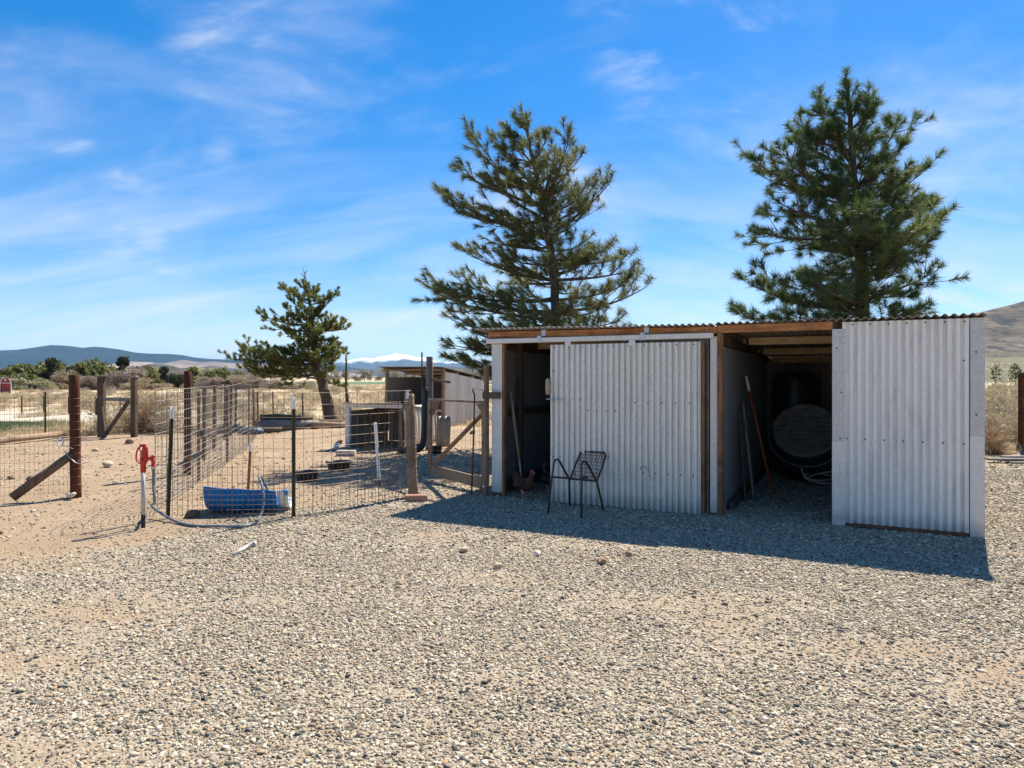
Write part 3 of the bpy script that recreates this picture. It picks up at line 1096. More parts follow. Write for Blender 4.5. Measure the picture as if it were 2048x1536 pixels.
def pine(name, label, trunk_px, Y, prof, extra, nmat, seed, nlen=0.16, wind=(0, 0, 0), whorl=0.30, per=5, brush=62, r0=0.16,
         nwidth=0.0042, twig_step=0.13, up=0.35, group=None, zlo=0.9, twig_len=0.30, dy=0.0, spread=0.62, sub_step=0.30):
    rg = np.random.default_rng(seed)
    tr = np.array([at(px, py, Y + (i * dy)) for i, (px, py) in enumerate(trunk_px)])
    if tr[0][2] > 0.02:
        tr = np.concatenate([[[tr[0][0], tr[0][1], -0.05]], tr])
    base = Vector((tr[0][0], tr[0][1], 0.0))
    tz = tr[:, 2]
    top = tz[-1]

    def trunk(z):
        return np.array([np.interp(z, tz, tr[:, 0]), np.interp(z, tz, tr[:, 1]), z])

    pz = np.array([CAMH + (HZ - p[0]) * Y / F for p in prof])[::-1]
    pL = np.array([(p[1] - 1024) * Y / F for p in prof])[::-1]
    pR = np.array([(p[2] - 1024) * Y / F for p in prof])[::-1]

    def env(z, ca):
        c = trunk(z)[0]
        l, r = c - np.interp(z, pz, pL), np.interp(z, pz, pR) - c
        l, r = max(l, 0.05), max(r, 0.05)
        m = 0.5 * (l + r)
        side = r if ca > 0 else l
        return abs(ca) * side + (1 - abs(ca)) * m

    limbs = []
    z = max(pz[0], zlo)
    az0 = rg.uniform(0, 6.28)
    while z < top - 0.12:
        f = (z - pz[0]) / max(top - pz[0], 0.1)
        k = max(2, int(round(per * (1 - 0.45 * max(f, 0)))))
        for q in range(k):
            az = az0 + 2 * PI * q / k + rg.normal(0, 0.28)
            zz = z + rg.normal(0, 0.07)
            ca, sa = math.cos(az), math.sin(az)
            r = env(min(zz + 0.15, top), ca) * rg.uniform(0.58, 1.06) - nlen * 0.6
            if r < 0.10:
                continue
            rise = r * (0.06 + 0.42 * max(f, 0)) + rg.normal(0, 0.10)
            tip = trunk(zz) + np.array([ca * r, sa * r, rise])
            limbs.append((trunk(zz), tip, f))
        az0 += 2.4
        z += whorl * rg.uniform(0.85, 1.15)
    for spy, px, py, dY in extra:
        z0 = CAMH + (HZ - spy) * Y / F
        limbs.append((trunk(z0), np.array(at(px, py, Y + dY)), 0.7))
    # leader
    limbs.append((trunk(top - 0.5), trunk(top) + np.array([0, 0, 0.02]), 1.0))

    wood_mb = MB()
    tpts = [Vector(p) - base for p in tr]
    rr = [r0 * (1 - 0.9 * (max(p.z, 0) / top) ** 0.9) + 0.008 for p in tpts]
    rr[0] = r0 * 1.25
    # resample with wobble
    fine, fr = [], []
    for i in range(len(tpts) - 1):
        for t in np.linspace(0, 1, 6)[:-1]:
            p = tpts[i].lerp(tpts[i + 1], t)
            fine.append(p + Vector((rg.normal(0, 0.012), rg.normal(0, 0.012), 0)))
            fr.append(rr[i] * (1 - t) + rr[i + 1] * t)
    fine.append(tpts[-1])
    fr.append(rr[-1])
    trunk_mb = MB().tube(fine, fr, 9)

    NB, ND, NLn, NT_ = [], [], [], []
    wind = np.array(wind, float)
    for s, e, f in limbs:
        d = e - s
        L = np.linalg.norm(d)
        hor = np.array([d[0], d[1], 0.0])
        hn = hor / (np.linalg.norm(hor) + 1e-6)
        ctrl = s + d * 0.55 + np.array([0, 0, -0.10 * L]) + hn * 0.05 * L + rg.normal(0, 0.04, 3) * L
        n = max(5, int(L / 0.12))
        c = bez(s, ctrl, e, n)
        lr = np.linspace(min(0.045, 0.012 + 0.017 * L), 0.006, n)
        wood_mb.tube([Vector(p) - base for p in c], list(lr), 5, cap=False)
        seg = np.gradient(c, axis=0)
        seg /= np.linalg.norm(seg, axis=1)[:, None] + 1e-9
        lt = rg.uniform(0, 1)
        tws = []

        def twigs_on(cc, sg_, length, u0, dens):
            m_ = len(cc)
            cnt = max(2, int(length * dens / twig_step))
            for q in range(cnt):
                u = u0 + (1 - u0) * (q + rg.random()) / cnt
                i = min(m_ - 1, int(u * (m_ - 1)))
                tdir = sg_[i]
                side = np.cross(tdir, [0, 0, 1.0])
                side /= np.linalg.norm(side) + 1e-6
                sgn = 1 if q % 2 else -1
                td = tdir * 0.75 + side * sgn * rg.uniform(0.2, 1.1) + np.array([0, 0, up + rg.normal(0, 0.34)]) + wind * 0.35
                td /= np.linalg.norm(td)
                tws.append((cc[i], td, twig_len * rg.uniform(0.6, 1.35) * (1.15 - 0.3 * u)))

        twigs_on(c, seg, L, 0.14, 1.0)
        nsub = int(L / sub_step)
        for q in range(nsub):
            u = 0.08 + 0.82 * (q + rg.random()) / max(nsub, 1)
            i = min(n - 2, int(u * (n - 1)))
            side = np.cross(seg[i], [0, 0, 1.0])
            side /= np.linalg.norm(side) + 1e-6
            sgn = 1 if q % 2 else -1
            sd_ = seg[i] * 0.8 + side * sgn * rg.uniform(0.35, 1.0) + np.array([0, 0, up * 0.6 + rg.normal(0, 0.35)]) + wind * 0.2
            sd_ /= np.linalg.norm(sd_)
            sl_ = rg.uniform(0.28, 0.55) * min(L, 1.9) * (1.1 - 0.5 * u)
            sc_ = bez(c[i], c[i] + sd_ * sl_ * 0.5 + np.array([0, 0, -0.03]), c[i] + sd_ * sl_ + np.array([0, 0, 0.07 * sl_]), 5)
            wood_mb.tube([Vector(p) - base for p in sc_], [0.011, 0.010, 0.008, 0.006, 0.004], 4, cap=False)
            ss = np.gradient(sc_, axis=0)
            ss /= np.linalg.norm(ss, axis=1)[:, None] + 1e-9
            twigs_on(sc_, ss, sl_, 0.25, 0.8)
            tws.append((sc_[-1] - ss[-1] * 0.06, ss[-1], twig_len * 0.9))
        td = seg[-1] + np.array([0, 0, up]) + wind * 0.3
        tws.append((c[-1] - seg[-1] * 0.08, td / np.linalg.norm(td), twig_len * 0.85))
        for p0, td, tl in tws:
            p1 = p0 + td * tl + np.array([0, 0, 0.06 * tl])
            wood_mb.tube([Vector(p0) - base, Vector((p0 + p1) / 2 + np.array([0, 0, -0.02])) - base, Vector(p1) - base], [0.006, 0.005, 0.003], 3, cap=False)
            m = int(brush * (0.5 + 0.5 * tl / twig_len) * rg.uniform(0.7, 1.2))
            t = rg.random(m) ** 0.75
            b = p0 + (p1 - p0) * (0.25 + 0.75 * t)[:, None]
            pr = rg.normal(size=(m, 3))
            pr -= (pr @ td)[:, None] * td
            pr /= np.linalg.norm(pr, axis=1)[:, None] + 1e-9
            dd = td * rg.uniform(0.45, 1.0, m)[:, None] + pr * spread * rg.uniform(0.5, 1.25, m)[:, None] + wind
            dd /= np.linalg.norm(dd, axis=1)[:, None]
            NB.append(b)
            ND.append(dd)
            NLn.append(nlen * rg.uniform(0.65, 1.15, m))
            ti = np.clip(lt * 0.40 + rg.uniform(0, 0.30) + rg.random(m) * 0.35, 0, 1)
            NT_.append(ti)
    NB, ND, NLn, NT_ = np.concatenate(NB), np.concatenate(ND), np.concatenate(NLn), np.concatenate(NT_)
    V, T = needles(NB - np.array(base), ND, NLn, nwidth, rg, NT_)
    root = thing(name, base, label, "pine tree", group)
    trunk_mb.build("trunk", M["bark"], root, smooth=True)
    wood_mb.build("branches", M["bark"], root, smooth=True)
    np_mesh("crown", V, np.arange(len(V)).reshape(-1, 3), M[nmat], root, cols={"tint": T})
    return root


pine("pine_tree", "tall windswept pine behind the open left bay of the metal shed",
     [(1110, 760), (1112, 640), (1106, 520), (1088, 410), (1064, 310), (1047, 232)], 14.0,
     [(225, 1030, 1064), (260, 1010, 1085), (300, 955, 1100), (340, 945, 1150), (400, 900, 1180), (450, 925, 1190), (500, 960, 1190), (530, 945, 1215), (570, 880, 1250), (610, 870, 1275), (650, 885, 1270), (700, 905, 1200), (745, 940, 1150)],
     [(420, 1142, 268, -0.3), (400, 1165, 310, 0.1), (470, 1222, 362, 0.2), (430, 1190, 375, 0.3), (480, 882, 384, -0.2), (440, 905, 415, -0.5), (390, 945, 285, 0.2), (380, 985, 275, 0.5), (600, 852, 572, -0.2),
      (640, 880, 590, 0.4), (620, 1296, 572, 0.3), (520, 1222, 490, -0.3), (530, 1236, 520, 0.3), (560, 1262, 540, -0.2), (690, 902, 690, -0.4), (720, 915, 725, -0.2), (560, 935, 505, 0.3), (330, 1020, 262, 0.3), (360, 1090, 345, -0.3)],
     "needle", 5, 0.175, (-0.50, 0.0, -0.20), 0.32, 5, 96, 0.15, up=0.40, nwidth=0.0048, sub_step=0.36, spread=0.9, twig_step=0.19, twig_len=0.32)
pine("pine_tree", "full dark green pine behind the right half of the metal shed",
     [(1727, 760), (1725, 640), (1720, 520), (1712, 400), (1703, 280), (1693, 158)], 13.2,
     [(150, 1678, 1704), (190, 1668, 1714), (230, 1641, 1737), (265, 1606, 1762), (310, 1566, 1782), (350, 1536, 1802), (400, 1531, 1817), (450, 1536, 1847), (500, 1541, 1832), (545, 1516, 1862), (590, 1496, 1852), (640, 1494, 1832), (700, 1506, 1812), (745, 1536, 1772)],
     [(400, 1508, 322, -0.2), (380, 1520, 350, 0.4), (340, 1582, 262, 0.2), (380, 1795, 245, 0.2), (420, 1842, 345, 0.2), (440, 1826, 390, -0.3), (520, 1880, 440, 0.2), (560, 1862, 462, -0.3), (600, 1876, 540, 0.3), (470, 1518, 462, -0.3),
      (620, 1486, 560, -0.3), (640, 1478, 630, -0.2), (330, 1640, 205, 0.2), (300, 1738, 185, -0.2), (260, 1745, 215, -0.4), (250, 1650, 225, -0.5), (300, 1790, 250, -0.3), (300, 1610, 275, -0.4), (400, 1560, 300, -0.6), (380, 1800, 300, -0.8), (470, 1838, 405, -0.5), (450, 1550, 400, -0.8), (500, 1760, 470, -2.0), (520, 1690, 440, -2.1), (560, 1830, 470, -1.8), (600, 1620, 560, -2.0)],
     "needle_dark", 9, 0.185, (-0.06, 0.0, 0.0), 0.33, 5, 104, 0.20, up=0.26, twig_len=0.27, nwidth=0.0052, sub_step=0.34, spread=1.1, twig_step=0.20)
pine("pine_tree", "small leaning pine with a dead tip beyond the chicken pen",
     [(668, 852), (650, 790), (634, 735), (626, 660), (620, 610), (612, 570)], 21.4,
     [(556, 572, 625), (580, 556, 650), (600, 552, 672), (615, 545, 660), (630, 525, 660), (650, 548, 690), (670, 556, 695), (690, 545, 690), (705, 520, 690), (725, 480, 672), (745, 480, 655), (765, 560, 640)],
     [(650, 516, 626, -0.2), (640, 676, 580, 0.1), (660, 698, 655, 0.2), (690, 690, 700, 0.1), (720, 460, 718, -0.2), (715, 485, 700, 0.3), (730, 478, 735, -0.4), (735, 510, 752, 0.1), (728, 500, 712, -0.6), (760, 690, 775, 0.2), (600, 560, 572, 0.1), (660, 545, 650, 0.2)],
     "needle_yellow", 14, 0.10, (-0.05, 0, 0.1), 0.25, 5, 74, 0.20, up=0.45, nwidth=0.0095, twig_step=0.135, twig_len=0.20, zlo=1.6, spread=1.2, sub_step=0.22)
lean = [o for o in col.objects if o.name.startswith("pine_tree")][-1]
mb = MB()
b0 = Vector(lean.location)
for a, b in (((614, 575), (605, 534)), ((608, 548), (614, 540)), ((610, 556), (600, 545)), ((606, 560), (612, 550))):
    mb.tube([at(a[0], a[1], 21.4), at((a[0] + b[0]) / 2 + 1, (a[1] + b[1]) / 2, 21.4), at(b[0], b[1], 21.4)], [0.02, 0.014, 0.006], 5)
mb.build("dead_tip", M["bark_grey"], lean, world=True)


# ------------------------------------------------------------------ bushes in the band beyond the field
def bush_proto(kind, seed):
    rg = np.random.default_rng(seed)
    m, w, ln, n = {"green": ("leaf_green", 0.10, 0.22, 3200), "dark": ("leaf_dark", 0.10, 0.22, 3200), "grey": ("twig_grey", 0.030, 0.46, 3600),
                   "sage": ("leaf_sage", 0.08, 0.22, 3000), "tan": ("brush", 0.04, 0.36, 3200)}[kind]
    V, F, T = twig_cloud(n, 1.25, 2.0, rg, w, ln, 0.48, 0.35)
    V = V * (np.array([1.3, 1.3, 2.0]) / np.percentile(np.abs(V), 99.3, axis=0))
    root = bpy.data.objects.new("bush", None)
    col.objects.link(root)
    np_mesh("crown", V, F, M[m], root, cols={"tint": T})
    mb = MB()
    for k in range(7):
        a = rg.uniform(0, 6.28)
        d = Vector((math.cos(a) * rg.uniform(.2, .7), math.sin(a) * rg.uniform(.2, .7), rg.uniform(1.0, 1.6)))
        mb.tube([(0, 0, -0.05), d * 0.45 + Vector((0.04, 0, 0.1)), d], [0.06, 0.04, 0.015], 5)
    mb.build("stems", M["bark_grey"], root)
    return root


protos = {}
BUSHES = [
    (14, 101, 733, 62, "dark", "dark juniper bush rising right behind the red barn"),
    (46, 92, 739, 52, "green", "olive green bush just right of the red barn"),
    (80, 97, 725, 66, "green", "tall olive bush with a pointed top, second right of the red barn"),
    (109, 94, 719, 44, "dark", "dark pointed juniper left of the tall brown corral post"),
    (118, 86, 741, 50, "tan", "pinkish tan bare bush left of the tall brown corral post"),
    (140, 92, 735, 48, "dark", "dark juniper directly behind the tall brown corral post"),
    (172, 97, 723, 56, "green", "green bush between brown corral post and timber gate frame"),
    (183, 82, 752, 52, "grey", "low purplish bare bush left of the timber gate frame"),
    (214, 91, 731, 58, "green", "green bush behind the left post of the timber gate frame"),
    (254, 95, 716, 50, "dark", "tallest dark juniper poking above the timber gate frame"),
    (246, 84, 737, 66, "grey", "wide bare grey bush seen through the timber gate frame"),
    (284, 90, 734, 54, "green", "olive bush just right of the timber gate frame"),
    (313, 96, 744, 44, "sage", "pale sage bush between timber gate frame and pen corner"),
    (338, 90, 735, 32, "dark", "narrow dark juniper left of the round brown pen post"),
    (349, 96, 743, 50, "grey", "grey bare bush touching the left side of the round brown pen post"),
    (392, 92, 737, 46, "green", "green bush just right of the round brown pen post"),
    (421, 96, 744, 52, "sage", "pale sage bush near the drooping pine limb"),
    (428, 83, 754, 46, "grey", "low bare grey bush in front of the pale sage bush"),
    (452, 95, 741, 40, "green", "small bright green bush under the tip of the drooping pine limb"),
    (478, 89, 749, 52, "grey", "grey bare bush under the drooping pine limb"),
    (508, 87, 754, 56, "tan", "tan bare bush below the leaning pine's lower foliage"),
    (546, 86, 759, 60, "grey", "low grey bush left of the leaning pine trunk"),
    (590, 88, 762, 52, "tan", "low tan bush closest to the leaning pine trunk"),
    (226, 97, 736, 60, "sage", "pale sage bush behind the top beam of the timber gate frame"),
    (300, 99, 737, 60, "sage", "tall pale sage bush right of the tallest juniper"),
    (366, 98, 740, 54, "sage", "pale sage bush directly behind the round brown pen post"),
    (406, 99, 735, 56, "sage", "tallest pale sage bush between round brown pen post and pine limb"),
    (440, 99, 739, 60, "sage", "broad pale sage bush behind the drooping pine limb tip"),
    (30, 88, 748, 56, "green", "low olive bush beside the red barn's right wall"),
    (122, 97, 731, 60, "green", "broad olive bush behind the brown corral post"),
    (62, 80, 757, 50, "sage", "low sage bush at the front of the band beside the red barn"),
    (296, 80, 757, 54, "tan", "low tan bush at the front of the band right of the gate frame"),
]
for i, (px, Y, top, w, kd, lab) in enumerate(BUSHES):
    key = (kd, i % 2)
    if key in protos:
        o = copy_tree(protos[key])
    else:
        o = protos[key] = bush_proto(kd, 100 + 7 * len(protos))
    h = CAMH + (HZ - top) * Y / F
    o.location = ((px - 1024) * Y / F, Y, 0)
    o.rotation_euler = (0, 0, i * 1.7)
    ws = w * Y / F / 2.5 * 1.5
    o.scale = (ws, ws, h / 2.0)
    tag(o, lab, "bush", "bushes in the band beyond the dry field")


# ------------------------------------------------------------------ far row of bare cottonwoods
def bare_tree_proto(seed, mname):
    rg = np.random.default_rng(seed)
    V, F, T = twig_cloud(2200, 3.2, 6.0, rg, 0.085, 0.9, 0.56, 0.6, flat_bottom=0.15)
    V = V * (np.array([3.2, 3.2, 6.0]) / np.percentile(np.abs(V), 99, axis=0))
    root = bpy.data.objects.new("cottonwood_tree", None)
    col.objects.link(root)
    np_mesh("crown", V, F, M[mname], root, cols={"tint": T})
    mb = MB().tube([(0, 0, -0.1), (0.1, 0, 1.2), (0, 0.1, 2.6)], [0.28, 0.2, 0.12], 6)
    for k in range(6):
        a = rg.uniform(0, 6.28)
        e = Vector((math.cos(a) * 1.9, math.sin(a) * 1.9, rg.uniform(3.6, 5.2)))
        mb.tube([(0.05, 0, 1.0), e * 0.5 + Vector((0, 0, 0.5)), e], [0.13, 0.08, 0.02], 5, cap=False)
    mb.build("trunk", M["bark_grey"], root)
    return root


bt = [bare_tree_proto(61, "twig_tree"), bare_tree_proto(62, "twig_tree"), bare_tree_proto(63, "twig_tree")]
rg = np.random.default_rng(19)
fx = list(np.arange(640, 985, 17.0)) + list(np.arange(-20, 600, 31.0))
for i, px in enumerate(fx):
    o = bt[i] if i < 3 else copy_tree(bt[i % 3])
    Y = 300 + rg.uniform(-25, 30)
    far_left = px < 600
    h = (5.2 if not far_left else 6.2) * rg.uniform(0.85, 1.15)
    px += rg.uniform(-4, 4)
    o.location = ((px - 1024) * Y / F, Y, 0)
    o.rotation_euler = (0, 0, rg.uniform(0, 6.28))
    sx = h / 6 * rg.uniform(0.85, 1.25)
    o.scale = (sx, sx, h / 6)
    tag(o, "pale bare tree in the far row behind the bushes" if far_left else "grey bare tree in the far row beyond the green field", "tree",
        "bare trees in the far row left" if far_left else "bare trees in the far row beyond the green field")

# small pines far right and far tumbleweeds
pine("pine_tree", "small far pine just right of the metal shed", [(1992, 768), (1992, 752), (1991, 733)], 120.0,
     [(732, 1987, 1996), (742, 1983, 2001), (752, 1984, 2000), (758, 1986, 1998)], [], "needle_dark", 41, 0.34, (0, 0, 0.1), 0.5, 5, 26, 0.14, nwidth=0.045, twig_step=0.4, twig_len=0.4, zlo=1.2, sub_step=5)
pine("pine_tree", "small bushy far pine at the right edge near the post", [(2032, 768), (2031, 750), (2030, 733)], 120.0,
     [(733, 2024, 2036), (742, 2019, 2042), (752, 2018, 2047), (764, 2018, 2048)], [(750, 2046, 748, 0.5)], "needle_dark", 42, 0.34, (0, 0, 0.1), 0.45, 6, 28, 0.16, nwidth=0.05, twig_step=0.4, twig_len=0.4, zlo=0.3, sub_step=5)


def tumbleweed(loc, r, h, seed, label, mname="tumble", n=1500):
    rg = np.random.default_rng(seed)
    V, F, T = twig_cloud(n, r, h, rg, 0.006, 0.20, 0.48, 0.3, flat_bottom=0.05)
    V2, F2, T2 = blades(160, r, h * 1.0, 0.75, 0.006, rg, 0.3)
    root = thing("tumbleweed", loc, label, "tumbleweed", "dry tumbleweeds")
    np_mesh("stems", np.concatenate([V, V2]), np.concatenate([F, F2 + len(V)]), M[mname], root, cols={"tint": np.concatenate([T, T2])})
    return root


p = gp(296, 866); tumbleweed((p.x, p.y + .35, 0), 0.62, 0.80, 1, "large rusty tumbleweed heaped right of the timber gate frame", n=2600)
p = gp(322, 868); tumbleweed((p.x, p.y + .2, 0), 0.45, 0.5, 2, "low dark tumbleweed at the pen corner, right of the largest one", "brush")
p = gp(246, 866); tumbleweed((p.x, p.y + .9, 0), 0.58, 0.86, 3, "rusty tumbleweed seen through the timber gate frame", n=2400)
p = gp(222, 868); tumbleweed((p.x, p.y + 1.0, 0), 0.5, 0.7, 4, "brown tumbleweed behind the left gate frame post", "brush")
p = gp(180, 872); tumbleweed((p.x, p.y + .5, 0), 0.5, 0.62, 9, "grey brown tumbleweed between brown corral post and timber gate frame", "brush")
p = gp(940, 838); tumbleweed((p.x + .1, p.y, 0), 0.55, 0.75, 5, "pale tumbleweed beside the tall shelter's side wall", "brush")
p = gp(1988, 908); tumbleweed((p.x, p.y, 0), 0.30, 0.42, 6, "small reddish tumbleweed beside the shed's right corner", n=900)


def sagebrush(loc, r, h, seed, label, mname="leaf_sage", n=1800):
    rg = np.random.default_rng(seed)
    V, F, T = twig_cloud(n, r, h, rg, 0.011, 0.17, 0.48, 0.5)
    root = thing("sagebrush", loc, label, "bush", "sagebrush beside the shed")
    np_mesh("crown", V, F, M[mname], root, cols={"tint": T})
    mb = MB()
    for k in range(6):
        a = rg.uniform(0, 6.28)
        mb.tube([(0, 0, -.03), (math.cos(a) * r * .3, math.sin(a) * r * .3, h * .3), (math.cos(a) * r * .6, math.sin(a) * r * .6, h * .7)], [0.03, 0.02, 0.008], 5)
    mb.build("stems", M["bark_grey"], root)


for i, (px, py, r, h, mn, lab) in enumerate((
        (2010, 872, 1.0, 0.95, "leaf_sage", "big sage bush right of the shed, behind the weathered planks"),
        (2046, 885, 0.8, 0.8, "brush", "tan bush at the right edge behind the fence post"),
        (1978, 862, 0.8, 0.9, "brush", "tan bush tight against the shed's right corner"),
        (2022, 845, 1.1, 1.0, "twig_grey", "grey bare bush further back right of the shed"),
        (2060, 850, 1.1, 1.0, "leaf_sage", "sage bush partly cut by the right edge of the view"),
        (1985, 835, 1.1, 0.9, "leaf_sage", "sage bush second behind the shed's right corner"))):
    p = gp(px, py)
    sagebrush((p.x, p.y, 0), r, h, 200 + i, lab, mn)


# ================================================================== MAIN SHED
LX, LY = -0.29, 8.72
U = Vector((0.897, -0.442, 0)).normalized()
Vv = Vector((0.442, 0.897, 0)).normalized()
RZ = math.atan2(U.y, U.x)


def sl(x, y, z=0.0):
    """shed local to world"""
    p = Vector((LX, LY, 0)) + U * x + Vv * y
    return Vector((p.x, p.y, z))


def to_local(p):
    d = Vector((p.x - LX, p.y - LY, 0))
    return Vector((d.dot(U), d.dot(Vv), p.z))


shed = thing("metal_shed", (LX, LY, 0), "long lean-to shed of corrugated metal with sliding door and two open bays", "shed", rz=RZ)
X_, Y_, Z_ = Vector((1, 0, 0)), Vector((0, 1, 0)), Vector((0, 0, 1))
DEP, W = 4.6, 5.253


def roof_z(y):
    return 2.085 - 0.055 * y


def part(mb, name, mat, parent=shed, smooth=False, kind=None):
    return mb.build(name, M[mat], parent, smooth, kind=kind)


# walls
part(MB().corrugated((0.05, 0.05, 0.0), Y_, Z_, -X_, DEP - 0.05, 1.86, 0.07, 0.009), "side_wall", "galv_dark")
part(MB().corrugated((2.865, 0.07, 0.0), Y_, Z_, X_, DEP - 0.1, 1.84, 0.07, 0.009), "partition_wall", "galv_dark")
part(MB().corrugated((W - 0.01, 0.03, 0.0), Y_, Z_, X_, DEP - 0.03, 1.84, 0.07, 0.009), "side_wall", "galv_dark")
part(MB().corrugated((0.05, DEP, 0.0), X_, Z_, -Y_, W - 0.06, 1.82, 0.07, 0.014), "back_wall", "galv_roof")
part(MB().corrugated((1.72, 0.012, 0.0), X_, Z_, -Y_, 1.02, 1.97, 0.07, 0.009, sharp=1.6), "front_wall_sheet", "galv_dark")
# gable fillers above the side walls
for xg in (0.05, 2.865, W - 0.01):
    mb = MB()
    t_ = 0.02
    v = [(xg - t_, .06, 1.855), (xg - t_, DEP, 1.83), (xg - t_, .06, roof_z(.06) - .02), (xg + t_, .06, 1.855), (xg + t_, DEP, 1.83), (xg + t_, .06, roof_z(.06) - .02)]
    mb.add(v, [(0, 2, 1), (3, 4, 5), (0, 1, 4, 3), (1, 2, 5, 4), (2, 0, 3, 5)])
    part(mb, "top_plate", "dark_wood")

# framing
part(MB().beam((0.11, 0.66, 0), (0.11, 0.66, 2.0), 0.09, 0.06, Y_), "stud", "dark_wood")
part(MB().beam((0.10, 0.12, 1.04), (0.10, DEP - .1, 1.04), 0.05, 0.09), "wall_rail", "dark_wood")
part(MB().beam((0.10, 0.12, 0.09), (0.10, DEP - .1, 0.09), 0.05, 0.16), "base_board", "dark_wood")
part(MB().beam((2.93, 0.30, 0.05), (2.93, DEP - .1, 0.05), 0.05, 0.09), "base_board", "dark_wood")
for y, z in ((1.25, 1.95), (2.8, 1.875), (4.35, 1.79)):
    part(MB().beam((0.12, y, z), (2.80, y, z), 0.045, 0.09), "purlin", "purlin")
    part(MB().beam((3.00, y, z), (W - .05, y, z), 0.045, 0.09), "purlin", "purlin")
    part(MB().beam((2.90, y - .02, z + .005), (2.975, y - .02, z + .005), 0.03, 0.06), "purlin_block", "old_wood_h")
part(MB().beam((2.905, 0.05, 2.02), (2.905, DEP - .05, 1.79), 0.05, 0.07), "rafter", "dark_wood")
part(MB().beam((0.11, 0.05, 2.02), (0.11, DEP - .05, 1.79), 0.05, 0.07), "rafter", "dark_wood")

# front frame, left bay
part(MB().box((0.1175, -0.012, 0.985), (0.143, 0.006, 1.88)), "corner_trim", "trim_white")
part(MB().box((0.044, 0.02, 0.985), (0.005, 0.06, 1.88)), "corner_trim", "trim_white")
part(MB().beam((0.208, 0.02, 0), (0.208, 0.02, 1.985), 0.035, 0.075, Y_), "door_jamb", "stain_post")
part(MB().beam((0.117, 0.04, 0), (0.117, 0.04, 1.985), 0.14, 0.08, Y_), "corner_post", "dark_wood")
part(MB().beam((-0.005, -0.005, 2.042), (2.832, -0.005, 2.020), 0.04, 0.078), "fascia_board", "stain_wood")
part(MB().beam((-0.01, 0.16, 2.05), (2.82, 0.16, 2.03), 0.04, 0.06), "header_beam", "dark_wood")
tr_ = MB()
tr_.box((1.40, -0.065, 1.957), (2.80, 0.062, 0.060), bev=0.006)
part(tr_, "door_track", "flash_pale")
for xb in (0.741, 2.02):
    m_ = MB().box((xb, -0.100, 1.962), (0.055, 0.006, 0.078), bev=0.002).box((xb, -0.064, 2.0035), (0.055, 0.074, 0.009)).box((xb + .028, -0.030, 2.045), (0.055, 0.006, 0.075))
    part(m_, "track_bracket", "zinc")
mb = MB()
for xs in (0.14, 0.40, 1.02, 1.70, 2.30, 2.72):
    mb.lathe([(0, 0.003), (0.006, 0.002), (0.009, 0.0)], 8, Matrix.Translation((xs, -0.0255, 2.035)) @ Matrix.Rotation(R(90), 4, "X"))
part(mb, "fascia_screws", "zinc", kind="stuff")

# sliding door
door = part(MB().corrugated((0.894, -0.088, 0.005), X_, Z_, -Y_, 1.774, 1.888, 0.0682, 0.018, sharp=2.4, bias=0.30, steps=12, phase=0.7, rows=24,
                            dent=lambda a, b: 0.004 * math.sin(2.3 * a + 1.1 * b) + 0.003 * math.sin(5.1 * b - 2 * a) + 0.022 * math.exp(-((a - 1.20) / .022) ** 4 - ((b - .25) / .12) ** 4) - 0.012 * math.exp(-((a - .63) / .04) ** 2 - ((b - .17) / .05) ** 2)), "sliding_door", "galv")
fr = MB()
fr.beam((2.692, -0.080, 0.01), (2.692, -0.080, 1.885), 0.034, 0.036, Y_)
part(fr, "edge_board", "stain_post", door)
part(MB().beam((0.90, -0.044, 1.82), (2.66, -0.044, 1.82), 0.03, 0.09), "door_rail", "dark_wood", door)
part(MB().beam((0.90, -0.044, 0.09), (2.66, -0.044, 0.09), 0.03, 0.09), "door_rail", "dark_wood", door)
for xh in (1.115, 1.90):
    part(MB().box((xh, -0.101, 1.895), (0.075, 0.007, 0.075), bev=0.003).box((xh, -0.06, 1.922), (0.05, 0.02, 0.02)), "door_hanger", "flash_pale", door)
hd = MB()
hd.tube([(0.868, -0.13, 1.29), (0.868, -0.133, 1.31), (0.868, -0.135, 1.39), (0.868, -0.133, 1.47), (0.868, -0.13, 1.49)], [0.014, 0.026, 0.030, 0.026, 0.014], 10)
hd.box((0.888, -0.108, 1.34), (0.03, 0.03, 0.03)).box((0.888, -0.108, 1.44), (0.03, 0.03, 0.03))
part(hd, "door_handle", "pale_wood", door, smooth=True)
la = MB()
la.box((0.985, -0.103, 1.235), (0.17, 0.006, 0.036), bev=0.002)
la.tube([(0.845, -0.115, 1.24), (1.05, -0.115, 1.24)], 0.009, 8)
la.tube([(0.93, -0.115, 1.24), (0.93, -0.14, 1.225), (0.93, -0.14, 1.195)], 0.007, 6)
for xs in (0.92, 0.97, 1.04):
    la.box((xs, -0.117, 1.24), (0.02, 0.016, 0.038))
part(la, "slide_bolt", "zinc", door)
hk = MB()
hk.tube([(2.00, -0.108, 0.46), (2.01, -0.118, 0.49), (2.05, -0.122, 0.50), (2.08, -0.122, 0.46), (2.095, -0.118, 0.38)], 0.010, 6)
hk.box((2.094, -0.122, 0.365), (0.06, 0.014, 0.03))
part(hk, "bent_bracket", "zinc", door)
sc = MB()


def screw(mb, x, y, z, r=0.0085):
    mb.lathe([(0, 0.005), (r * 0.8, 0.004), (r, 0.0)], 8, Matrix.Translation((x, y, z)) @ Matrix.Rotation(R(90), 4, "X"))


